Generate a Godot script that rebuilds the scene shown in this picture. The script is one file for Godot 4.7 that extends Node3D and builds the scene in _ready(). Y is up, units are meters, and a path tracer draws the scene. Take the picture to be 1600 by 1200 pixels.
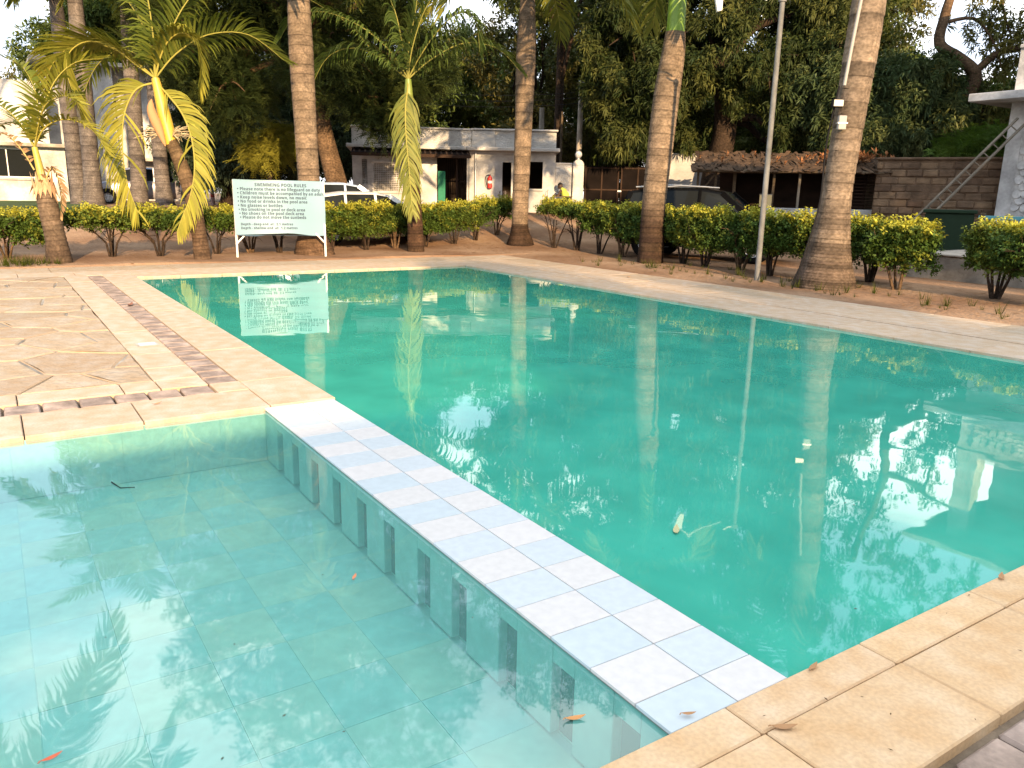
extends Node3D

# ---------------------------------------------------------------- helpers
class MB:
	var v := PackedVector3Array()
	var n := PackedVector3Array()
	var u := PackedVector2Array()
	var c := PackedColorArray()
	var ix := PackedInt32Array()
	var col := Color(1, 1, 1)
	var t := Transform3D()

	func vert(p: Vector3, nn: Vector3, uv := Vector2.ZERO) -> int:
		v.append(t * p)
		n.append((t.basis * nn).normalized())
		u.append(uv)
		c.append(col)
		return v.size() - 1

	# corners counter-clockwise seen from outside
	func quad(a: Vector3, b: Vector3, cc: Vector3, d: Vector3) -> void:
		var nn := (b - a).cross(cc - a)
		if nn.length_squared() < 1e-14:
			nn = (cc - a).cross(d - a)
		nn = nn.normalized()
		var i := vert(a, nn, Vector2(0, 0))
		vert(b, nn, Vector2(1, 0))
		vert(cc, nn, Vector2(1, 1))
		vert(d, nn, Vector2(0, 1))
		ix.append_array(PackedInt32Array([i, i + 2, i + 1, i, i + 3, i + 2]))

	func tri(a: Vector3, b: Vector3, cc: Vector3) -> void:
		var nn := (b - a).cross(cc - a).normalized()
		var i := vert(a, nn, Vector2(0, 0))
		vert(b, nn, Vector2(1, 0))
		vert(cc, nn, Vector2(.5, 1))
		ix.append_array(PackedInt32Array([i, i + 2, i + 1]))

	# convex polygon turned to face away from 'from'
	func poly(p: Array, from: Vector3) -> void:
		var q := p.duplicate()
		var m := Vector3.ZERO
		for x in q:
			m += x
		m /= q.size()
		var nn := Vector3.ZERO
		for i in q.size():
			var a: Vector3 = q[i]
			var b: Vector3 = q[(i + 1) % q.size()]
			nn += (a - m).cross(b - m)
		if nn.dot(m - from) < 0:
			q.reverse()
			nn = -nn
		nn = nn.normalized()
		var s := -1
		for x in q:
			var i := vert(x, nn, Vector2(x.x, x.z))
			if s < 0:
				s = i
		for i in range(1, q.size() - 1):
			ix.append_array(PackedInt32Array([s, s + i + 1, s + i]))

	func box(at: Vector3, size: Vector3, bev := 0.0, basis := Basis()) -> void:
		var h := size / 2.0
		var keep := t
		t = keep * Transform3D(basis, at)
		bev = minf(bev, minf(h.x, minf(h.y, h.z)) * .9)
		if bev <= 0.0:
			for a in 3:
				for s: float in [-1.0, 1.0]:
					var p := []
					for w in [[-1, -1], [1, -1], [1, 1], [-1, 1]]:
						var q := Vector3.ZERO
						q[a] = s * h[a]
						q[(a + 1) % 3] = w[0] * h[(a + 1) % 3]
						q[(a + 2) % 3] = w[1] * h[(a + 2) % 3]
						p.append(q)
					poly(p, Vector3.ZERO)
		else:
			for a in 3:
				var b1 := (a + 1) % 3
				var b2 := (a + 2) % 3
				for s: float in [-1.0, 1.0]:
					var p := []
					for w in [[-1, -1], [1, -1], [1, 1], [-1, 1]]:
						var q := Vector3.ZERO
						q[a] = s * h[a]
						q[b1] = w[0] * (h[b1] - bev)
						q[b2] = w[1] * (h[b2] - bev)
						p.append(q)
					poly(p, Vector3.ZERO)
				for s1 in [-1.0, 1.0]:
					for s2 in [-1.0, 1.0]:
						var p := []
						for e in [[0, -1], [0, 1], [1, 1], [1, -1]]:
							var q := Vector3.ZERO
							q[a] = e[1] * (h[a] - bev)
							q[b1] = s1 * (h[b1] - (0.0 if e[0] == 0 else bev))
							q[b2] = s2 * (h[b2] - (bev if e[0] == 0 else 0.0))
							p.append(q)
						poly(p, Vector3.ZERO)
			for sx in [-1.0, 1.0]:
				for sy in [-1.0, 1.0]:
					for sz in [-1.0, 1.0]:
						poly([Vector3(sx * h.x, sy * (h.y - bev), sz * (h.z - bev)), Vector3(sx * (h.x - bev), sy * h.y, sz * (h.z - bev)), Vector3(sx * (h.x - bev), sy * (h.y - bev), sz * h.z)], Vector3.ZERO)
		t = keep

	func bar(a: Vector3, b: Vector3, w: float, d: float) -> void:
		var y := (b - a).normalized()
		var x := y.cross(Vector3(0, 0, 1) if absf(y.z) < .9 else Vector3(1, 0, 0)).normalized()
		box((a + b) / 2.0, Vector3(w, (b - a).length(), d), minf(w, d) * .15, Basis(x, y, x.cross(y)))

	func tube(p: Array, r: Array, sides := 10, caps := true, wob := 0.0, seed_ := 0, cols := []) -> void:
		var rg := RandomNumberGenerator.new()
		rg.seed = seed_ + 77
		var count := p.size()
		var last_n := Vector3.ZERO
		var base := v.size()
		var length := 0.0
		var lob := []
		for k in sides + 1:
			lob.append(rg.randf_range(-1, 1))
		lob[sides] = lob[0]
		for i in count:
			var pi: Vector3 = p[i]
			var tg: Vector3 = (p[mini(i + 1, count - 1)] - p[maxi(i - 1, 0)]).normalized()
			if last_n == Vector3.ZERO:
				last_n = tg.cross(Vector3(0, 0, 1) if absf(tg.z) < .8 else Vector3(1, 0, 0)).normalized()
			last_n = (last_n - tg * last_n.dot(tg)).normalized()
			var bb := tg.cross(last_n)
			if cols.size():
				col = cols[i]
			if i > 0:
				length += (pi - (p[i - 1] as Vector3)).length()
			for k in sides + 1:
				var a := TAU * k / sides
				var o := last_n * cos(a) + bb * sin(a)
				var rr: float = r[i] * (1.0 + wob * lob[k] * (1.0 if i % 2 == 0 else .8))
				vert(pi + o * rr, o, Vector2(float(k) / sides, length))
		var row := sides + 1
		for i in count - 1:
			for k in sides:
				var a := base + i * row + k
				ix.append_array(PackedInt32Array([a, a + row + 1, a + 1, a, a + row, a + row + 1]))
		if caps:
			for e in [0, count - 1]:
				var q := []
				for k in sides:
					q.append(t.affine_inverse() * v[base + e * row + k])
				poly(q, p[1] if e == 0 else p[count - 2])

	# rings [radius, y] turned about the y axis at 'at'
	func lathe(prof: Array, sides := 16, at := Vector3.ZERO) -> void:
		var base := v.size()
		for i in prof.size():
			var a0: Array = prof[maxi(i - 1, 0)]
			var a1: Array = prof[mini(i + 1, prof.size() - 1)]
			var slope := Vector2(a1[1] - a0[1], a0[0] - a1[0]).normalized()
			for k in sides + 1:
				var a := TAU * k / sides
				var o := Vector3(cos(a), 0, -sin(a))
				vert(at + o * prof[i][0] + Vector3(0, prof[i][1], 0), o * slope.x + Vector3(0, slope.y, 0), Vector2(float(k) / sides, prof[i][1]))
		var row := sides + 1
		for i in prof.size() - 1:
			for k in sides:
				var a := base + i * row + k
				ix.append_array(PackedInt32Array([a, a + row + 1, a + 1, a, a + row, a + row + 1]))

	# flat polygon (x, z) raised from y0 to y1 with a small bevel
	func prism(pg: Array, y0: float, y1: float, bev: float) -> void:
		var m := Vector2.ZERO
		for q in pg:
			m += q
		m /= pg.size()
		var top := []
		var mid := []
		for q in pg:
			var d: Vector2 = m - q
			var k: Vector2 = q + d.normalized() * bev * 1.4
			top.append(Vector3(k.x, y1, k.y))
			mid.append(Vector3(q.x, y1 - bev * .7, q.y))
		var inside := Vector3(m.x, y0 - .3, m.y)
		poly(top, inside)
		for i in pg.size():
			var j := (i + 1) % pg.size()
			poly([mid[i], mid[j], top[j], top[i]], inside)
			poly([Vector3(pg[i].x, y0, pg[i].y), Vector3(pg[j].x, y0, pg[j].y), mid[j], mid[i]], Vector3(m.x, y1, m.y))

	func done() -> ArrayMesh:
		var a := []
		a.resize(Mesh.ARRAY_MAX)
		a[Mesh.ARRAY_VERTEX] = v
		a[Mesh.ARRAY_NORMAL] = n
		a[Mesh.ARRAY_TEX_UV] = u
		a[Mesh.ARRAY_COLOR] = c
		a[Mesh.ARRAY_INDEX] = ix
		var m := ArrayMesh.new()
		if ix.size():
			m.add_surface_from_arrays(Mesh.PRIMITIVE_TRIANGLES, a)
		return m

var rng := RandomNumberGenerator.new()
var used := {}
var M := {}
var boxes := {}
const VR := Vector3(.8355, 0, .5495)    # across the view, to the right
const VT := Vector3(-.5495, 0, .8355)   # towards the viewer

func V(a: float, b: float, c := 0.0) -> Vector3:
	return VR * a + Vector3(0, b, 0) + VT * c

func pol(bearing: float, r: float, y := 0.0) -> Vector3:
	var b := deg_to_rad(bearing)
	return Vector3(sin(b) * r, y, -cos(b) * r)

func gy(x: float, z: float) -> float:
	var r := sqrt(x * x + z * z)
	return .9 * smoothstep(22.5, 33.0, r) * smoothstep(14.0, -6.0, z)

func numbered(parent: Node, called: String) -> String:
	var key := str(parent.get_instance_id()) + called
	var k: int = used.get(key, 0)
	used[key] = k + 1
	return called if k == 0 else "%s_%03d" % [called, k]

func obj(called: String, mesh: Mesh, m: Material, parent: Node = self, at := Transform3D()) -> MeshInstance3D:
	var o := MeshInstance3D.new()
	o.name = numbered(parent, called)
	o.mesh = mesh
	o.material_override = m
	o.transform = at
	parent.add_child(o, true)
	return o

func thing(called: String, label: String, category: String, at := Vector3.ZERO, turn := 0.0, group := "") -> Node3D:
	var o := Node3D.new()
	o.name = numbered(self, called)
	add_child(o, true)
	o.position = at
	o.rotation.y = turn
	tag(o, label, category, group)
	return o

func tag(o: Node, label: String, category: String, group := "") -> void:
	o.set_meta("label", label)
	o.set_meta("category", category)
	if group:
		o.set_meta("group", group)

func setting(called: String, label := "") -> Node3D:
	var o := Node3D.new()
	o.name = numbered(self, called)
	add_child(o, true)
	o.set_meta("kind", "structure")
	if label:
		o.set_meta("label", label)
	return o

func dup(o: Node3D, called: String, at: Vector3, turn: float, label: String, group := "", s := Vector3.ONE) -> Node3D:
	var r: Node3D = o.duplicate()
	r.name = numbered(self, called)
	add_child(r, true)
	r.position = at
	r.rotation = Vector3(0, turn, 0)
	r.scale = s
	r.set_meta("label", label)
	if group:
		r.set_meta("group", group)
	return r

func bxm(size: Vector3, bev: float) -> ArrayMesh:
	var key := "%.3f %.3f %.3f %.4f" % [size.x, size.y, size.z, bev]
	if not boxes.has(key):
		var b := MB.new()
		b.box(Vector3.ZERO, size, bev)
		boxes[key] = b.done()
	return boxes[key]

# a box piece given by its low and high corners
func piece(called: String, lo: Vector3, hi: Vector3, bev: float, m: Material, parent: Node) -> MeshInstance3D:
	return obj(called, bxm(hi - lo, bev), m, parent, Transform3D(Basis(), (lo + hi) / 2.0))

func noise_tex(freq: float, lo: Color, hi: Color, seed_: int, oct := 4, size := 512, kind := FastNoiseLite.TYPE_SIMPLEX_SMOOTH, mid := Color(0, 0, 0, 0)) -> NoiseTexture2D:
	var f := FastNoiseLite.new()
	f.noise_type = kind
	f.frequency = freq
	f.seed = seed_
	f.fractal_octaves = oct
	var g := Gradient.new()
	g.set_color(0, lo)
	g.set_color(1, hi)
	if mid.a > 0:
		g.add_point(.5, mid)
	var t := NoiseTexture2D.new()
	t.width = size
	t.height = size
	t.seamless = true
	t.noise = f
	t.color_ramp = g
	return t

func bump_tex(freq: float, seed_: int, strength := 4.0, oct := 4) -> NoiseTexture2D:
	var f := FastNoiseLite.new()
	f.noise_type = FastNoiseLite.TYPE_SIMPLEX_SMOOTH
	f.frequency = freq
	f.seed = seed_
	f.fractal_octaves = oct
	var t := NoiseTexture2D.new()
	t.width = 512
	t.height = 512
	t.seamless = true
	t.as_normal_map = true
	t.bump_strength = strength
	t.noise = f
	return t

# plain material; colour given as a linear real-world value
func mat(c: Color, rough := .8, metal := 0.0) -> StandardMaterial3D:
	var m := StandardMaterial3D.new()
	m.albedo_color = c.linear_to_srgb()
	m.roughness = rough
	m.metallic = metal
	return m

# material with a fine mottling and a coarse one, laid on in metres
func stone(c: Color, rough: float, fine: Texture2D, fs: float, coarse: Texture2D, cs: float, norm: Texture2D = null, ns := .5) -> StandardMaterial3D:
	var m := mat(c, rough)
	m.metallic_specular = .5 if rough < .5 else .28
	m.albedo_texture = fine
	m.uv1_triplanar = true
	m.uv1_world_triplanar = true
	m.uv1_scale = Vector3.ONE * fs
	if coarse:
		m.detail_enabled = true
		m.detail_blend_mode = BaseMaterial3D.BLEND_MODE_MUL
		m.detail_albedo = coarse
		m.detail_uv_layer = BaseMaterial3D.DETAIL_UV_2
		m.uv2_triplanar = true
		m.uv2_world_triplanar = true
		m.uv2_scale = Vector3.ONE * cs
	if norm:
		m.normal_enabled = true
		m.normal_texture = norm
		m.normal_scale = ns
	return m

func leaf_mat(c: Color, back: Color, rough := .55) -> StandardMaterial3D:
	var m := mat(c, rough)
	m.vertex_color_use_as_albedo = true
	m.cull_mode = BaseMaterial3D.CULL_DISABLED
	m.backlight_enabled = true
	m.backlight = back
	m.metallic_specular = .22
	return m

func smooth_path(p: Array, per := 4) -> Array:
	var cv := Curve3D.new()
	for i in p.size():
		var a: Vector3 = p[maxi(i - 1, 0)]
		var b: Vector3 = p[mini(i + 1, p.size() - 1)]
		var tg := (b - a) / 6.0
		cv.add_point(p[i], -tg, tg)
	var out := []
	for i in p.size() - 1:
		for k in per:
			out.append(cv.sample(i, float(k) / per))
	out.append(p[p.size() - 1])
	return out

# ---------------------------------------------------------------- scene
func _ready() -> void:
	rng.seed = 20240
	camera_and_light()
	materials()
	ground()
	pool()
	pool_house()
	gatehouse()
	gate_and_walls()
	shed()
	left_houses()
	trees()
	palms()
	shrubs()
	cars()
	sign_board()
	small_things()
	specks()
	roof_leaves()

func camera_and_light() -> void:
	var cam := Camera3D.new()
	cam.name = "camera"
	cam.fov = 51.998
	cam.near = .05
	cam.far = 400.0
	add_child(cam)
	cam.position = Vector3(0, 1.6, 0)
	var y := deg_to_rad(33.3223)
	var p := deg_to_rad(13.49864)
	var r := deg_to_rad(1.18256)
	var fw := Vector3(sin(y) * cos(p), -sin(p), -cos(y) * cos(p))
	var rt := Vector3(cos(y), 0, sin(y))
	var up := rt.cross(fw)
	cam.basis = Basis(rt * cos(r) + up * sin(r), up * cos(r) - rt * sin(r), -fw)
	cam.current = true
	var sun := DirectionalLight3D.new()
	sun.name = "sun"
	var el := deg_to_rad(15.0)
	var be := deg_to_rad(195.0)
	var from := Vector3(sin(be) * cos(el), sin(el), -cos(be) * cos(el))
	sun.light_color = Color(1.0, .85, .65)
	sun.light_energy = 1.45
	sun.light_angular_distance = .5
	sun.shadow_enabled = true
	add_child(sun)
	sun.basis = Basis.looking_at(-from)
	# sky: pale evening blue with soft broken clouds
	var w := 768
	var h := 384
	var im := Image.create(w, h, false, Image.FORMAT_RGBF)
	var f := FastNoiseLite.new()
	f.seed = 5
	f.frequency = 1.0
	f.fractal_octaves = 5
	for j in h:
		var e := PI / 2.0 - PI * (j + .5) / h
		var s := sin(e)
		var blue := Color(.92, .93, .95).lerp(Color(.36, .62, 1.0), pow(clampf(s, 0, 1), .55))
		for i in w:
			if s < -.02:
				im.set_pixel(i, j, Color(.30, .25, .18))
				continue
			var a := TAU * (i + .5) / w
			var d := Vector3(cos(a) * cos(e), s, sin(a) * cos(e))
			var q := d / (maxf(s, 0.0) + .35)
			var k := smoothstep(-.10, .32, f.get_noise_3d(q.x * 1.5, q.y * 1.5, q.z * 1.5))
			im.set_pixel(i, j, blue.lerp(Color(2.1, 2.0, 1.86), k * .9))
	var sky := Sky.new()
	var sm := PanoramaSkyMaterial.new()
	sm.panorama = ImageTexture.create_from_image(im)
	sky.sky_material = sm
	var env := Environment.new()
	env.background_mode = Environment.BG_SKY
	env.sky = sky
	env.background_energy_multiplier = .70
	env.tonemap_mode = Environment.TONE_MAPPER_LINEAR
	env.tonemap_exposure = 2.75
	env.sdfgi_enabled = true
	env.ssao_enabled = true
	env.ssil_enabled = true
	var we := WorldEnvironment.new()
	we.name = "world_environment"
	we.environment = env
	add_child(we)

func materials() -> void:
	var W := Color(1, 1, 1)
	var g := func(x: float) -> Color: return Color(x, x, x)
	var fine := noise_tex(.03, g.call(.89), W, 1, 6)
	var coarse := noise_tex(.012, g.call(.62), W, 2, 4)
	var warm := noise_tex(.008, Color(.93, .86, .76), Color(1, 1, 1), 3, 5)
	var grit := bump_tex(.06, 4, 3.0, 5)
	var lumps := bump_tex(.015, 5, 8.0, 4)
	M.fine = fine
	M.coarse = coarse
	M.grit = grit
	M.coping = []
	for k in 4:
		M.coping.append(stone([Color(.52, .43, .345), Color(.495, .41, .325), Color(.535, .44, .35), Color(.51, .42, .335)][k], .78, fine, 2.6 + .13 * k, warm, .8 + .09 * k, grit, .35))
	M.near = []
	for k in 4:
		M.near.append(stone([Color(.66, .48, .305), Color(.635, .46, .29), Color(.675, .495, .315), Color(.65, .475, .31)][k], .75, fine, 2.8 + .13 * k, warm, .8 + .09 * k, grit, .25))
	M.brick = []
	for k in 4:
		M.brick.append(stone([Color(.50, .375, .30), Color(.54, .41, .33), Color(.46, .345, .275), Color(.52, .385, .30)][k], .85, fine, 1.7 + .2 * k, coarse, .7, grit, .6))
	M.flag = []
	for k in 5:
		M.flag.append(stone([Color(.39, .32, .245), Color(.415, .345, .265), Color(.36, .295, .225), Color(.43, .36, .28), Color(.385, .31, .235)][k], .88, fine, .9 + .21 * k, warm, .55 + .1 * k, lumps, .55))
	M.mortar = stone(Color(.30, .23, .16), .95, fine, 2.0, coarse, .4, grit, .8)
	var soft := noise_tex(.03, g.call(.94), W, 6, 5)
	M.tile_w = [stone(Color(.57, .535, .505), .4, soft, .8, null, 1), stone(Color(.55, .52, .49), .4, soft, 1.1, null, 1)]
	M.tile_b = [stone(Color(.445, .495, .51), .4, soft, .8, null, 1), stone(Color(.47, .505, .515), .4, soft, 1.1, null, 1)]
	M.grout = stone(Color(.22, .20, .18), .95, fine, 3.0, null, 1)
	M.pool_a = [stone(Color(.20, .47, .365), .4, soft, .8, fine, .3), stone(Color(.215, .47, .355), .4, soft, .8, fine, .3)]
	M.pool_b = [stone(Color(.155, .45, .385), .4, soft, .8, fine, .3), stone(Color(.165, .46, .395), .4, soft, .8, fine, .3)]
	M.pool_wall = stone(Color(.165, .455, .385), .4, soft, .8, fine, .25)
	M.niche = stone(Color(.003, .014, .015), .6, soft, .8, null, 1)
	var ripple := bump_tex(.006, 9, 5.0, 3)
	for k in 2:
		var m := StandardMaterial3D.new()
		m.transparency = BaseMaterial3D.TRANSPARENCY_ALPHA
		m.albedo_color = ([Color(.046, .345, .25), Color(.18, .48, .42)][k] as Color).linear_to_srgb()
		m.albedo_color.a = [.95, .27][k]
		m.roughness = .02
		m.metallic_specular = .6
		m.normal_enabled = true
		m.normal_texture = ripple
		m.normal_scale = .035
		m.uv1_triplanar = true
		m.uv1_world_triplanar = true
		m.uv1_scale = Vector3(.55, .55, .55)
		if k == 0:
			# the deep water is too murky to look into
			m.transparency = BaseMaterial3D.TRANSPARENCY_DISABLED
			m.albedo_texture = noise_tex(.006, g.call(.88), W, 15, 4)
			m.uv1_scale = Vector3(.4, .4, .4)
		M["water%d" % k] = m
	M.soil = stone(Color(.43, .305, .205), .95, fine, .35, noise_tex(.012, Color(.62, .52, .45), Color(1, .98, .95), 13, 5), .045, grit, 1.0)
	M.lawn = stone(Color(.10, .15, .045), .95, fine, .8, coarse, .06, grit, 1.0)
	M.grass = leaf_mat(Color(.14, .18, .05), Color(.3, .35, .1))
	M.white = stone(Color(.80, .78, .755), .8, fine, .5, coarse, .12, lumps, .25)
	M.white_old = stone(Color(.74, .725, .70), .85, fine, .6, coarse, .15, lumps, .4)
	M.concrete = stone(Color(.45, .40, .33), .9, fine, .6, coarse, .2, grit, .6)
	M.slab = stone(Color(.56, .50, .42), .9, fine, .5, coarse, .2, grit, .5)
	M.stucco = []
	for k in 3:
		M.stucco.append(stone([Color(.72, .70, .67), Color(.68, .66, .64), Color(.74, .71, .68)][k], .85, fine, .8, coarse, .3, grit, .5))
	M.dark = mat(Color(.012, .010, .009), .7)
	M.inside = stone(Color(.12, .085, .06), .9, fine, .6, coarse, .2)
	M.iron = stone(Color(.014, .010, .009), .8, fine, .6, coarse, .2)
	M.iron.metallic_specular = .15
	M.rust = stone(Color(.06, .034, .022), .8, fine, .9, coarse, .3)
	M.steel = mat(Color(.42, .43, .44), .45, .6)
	M.frame = mat(Color(.62, .62, .60), .5)
	M.glass = mat(Color(.012, .014, .015), .08)
	M.glass.metallic_specular = .2
	M.galv = stone(Color(.24, .245, .245), .6, fine, 1.0, coarse, .3)
	M.green = stone(Color(.02, .17, .10), .6, fine, .5, null, 1)
	M.dgreen = stone(Color(.012, .028, .013), .6, fine, .5, null, 1)
	M.teal = mat(Color(.08, .26, .30), .6)
	M.red = mat(Color(.45, .02, .015), .35)
	M.black = mat(Color(.010, .010, .011), .7)
	M.black.metallic_specular = .2
	M.wood = stone(Color(.26, .19, .12), .85, noise_tex(.02, g.call(.6), W, 21, 5), 1.5, coarse, .3, grit, .5)
	M.wood_pale = stone(Color(.42, .36, .28), .85, fine, 1.5, coarse, .3, grit, .5)
	M.wood_grey = stone(Color(.27, .225, .17), .9, fine, 1.5, coarse, .3, grit, .5)
	M.pvc = mat(Color(.26, .25, .235), .6)
	M.thatch = []
	for k in 3:
		M.thatch.append(stone([Color(.12, .075, .045), Color(.16, .10, .06), Color(.085, .055, .035)][k], .95, fine, 2.0, coarse, .5, grit, 1.0))
	M.block = []
	for k in 4:
		M.block.append(stone([Color(.21, .135, .085), Color(.29, .19, .115), Color(.165, .105, .068), Color(.25, .165, .105)][k], .95, fine, 1.1 + .2 * k, coarse, .4, lumps, 1.0))
	M.bark = stone(Color(.30, .19, .11), .95, noise_tex(.025, g.call(.45), W, 31, 5), .9, coarse, .3, bump_tex(.02, 32, 10.0, 5), 1.2)
	M.bark_dark = stone(Color(.12, .08, .055), .95, noise_tex(.025, g.call(.45), W, 33, 5), .9, coarse, .3, bump_tex(.02, 32, 10.0, 5), 1.2)
	# ringed palm bark; its colour sits in the vertex colours, its wear in the texture
	var pt := noise_tex(.022, g.call(.60), W, 41, 6)
	M.palm = stone(Color(1, 1, 1), .9, pt, 1.3, coarse, .5, grit, .7)
	M.palm.vertex_color_use_as_albedo = true
	M.shaft = stone(Color(1, 1, 1), .45, fine, .8, null, 1)
	M.shaft.vertex_color_use_as_albedo = true
	M.frond = leaf_mat(Color(1, 1, 1), Color(.75, .75, .5), .45)
	M.leaf = leaf_mat(Color(1, 1, 1), Color(.5, .55, .3), .5)
	M.leaf_mat = leaf_mat(Color(1, 1, 1), Color(.65, .6, .25), .55)
	M.dead = leaf_mat(Color(1, 1, 1), Color(.4, .3, .2), .9)

# ---------------------------------------------------------------- ground and pool
func ground() -> void:
	var xs := [-90.0, -60.0, -40.0, -28.0, -20.0, -14.0]
	var zs := [-120.0, -95.0, -75.0]
	var q := -9.0
	while q < 11.7:
		xs.append(q)
		q += 1.15
	xs.append(11.7)
	q = 12.7
	while q < 48.0:
		xs.append(q)
		q += 1.4
	xs.append_array([55.0, 70.0, 100.0])
	q = -62.0
	while q < -18.4:
		zs.append(q)
		q += 1.45
	zs.append(-18.4)
	q = -17.0
	while q < 4.5:
		zs.append(q)
		q += 1.5
	zs.append_array([4.5, 8.0, 14.0, 25.0, 50.0, 90.0])
	var f := FastNoiseLite.new()
	f.seed = 3
	f.frequency = .25
	var soil := MB.new()
	var lawn := MB.new()
	for i in xs.size() - 1:
		for j in zs.size() - 1:
			var x0: float = xs[i]
			var x1: float = xs[i + 1]
			var z0: float = zs[j]
			var z1: float = zs[j + 1]
			var cx := (x0 + x1) / 2.0
			var cz := (z0 + z1) / 2.0
			if cx > -9.0 and cx < 11.7 and cz > -18.4 and cz < 4.5:
				continue
			var p := []
			for e in [[x0, z0], [x0, z1], [x1, z1], [x1, z0]]:
				var on_edge: bool = e[0] >= -9.0 and e[0] <= 11.7 and e[1] >= -18.4 and e[1] <= 4.5
				p.append(Vector3(e[0], gy(e[0], e[1]) + (0.0 if on_edge else .05 * f.get_noise_2d(e[0], e[1]) + .02) - (.02 if on_edge else 0.0), e[1]))
			var b := lawn if cz < -29.0 and cx < 3.8 and cx > -40.0 else soil
			b.quad(p[0], p[1], p[2], p[3])
	obj("ground", soil.done(), M.soil).set_meta("kind", "structure")
	obj("lawn", lawn.done(), M.lawn).set_meta("kind", "structure")

func pick(a: Array) -> Material:
	return a[rng.randi() % a.size()]

func slab_row(parent: Node3D, called: String, x0: float, x1: float, z0: float, z1: float, cuts: Array, along_z: bool, mats: Array, top := 0.0, thick := .05, gap := .006, bev := .006) -> void:
	for i in cuts.size() - 1:
		var a: float = minf(cuts[i], cuts[i + 1]) + gap / 2.0
		var b: float = maxf(cuts[i], cuts[i + 1]) - gap / 2.0
		var dy := rng.randf_range(-.0015, .0015)
		var lo := Vector3(x0, top - thick + dy, a) if along_z else Vector3(a, top - thick + dy, z0)
		var hi := Vector3(x1, top + dy, b) if along_z else Vector3(b, top + dy, z1)
		piece(called, lo, hi, bev, pick(mats), parent)

func steps(a: float, b: float, pitch: float, jitter := 0.0) -> Array:
	var out := [a]
	var s := signf(b - a)
	var q := a + s * pitch
	while (b - q) * s > pitch * .4:
		out.append(q + rng.randf_range(-jitter, jitter))
		q += s * pitch
	out.append(b)
	return out

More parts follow.
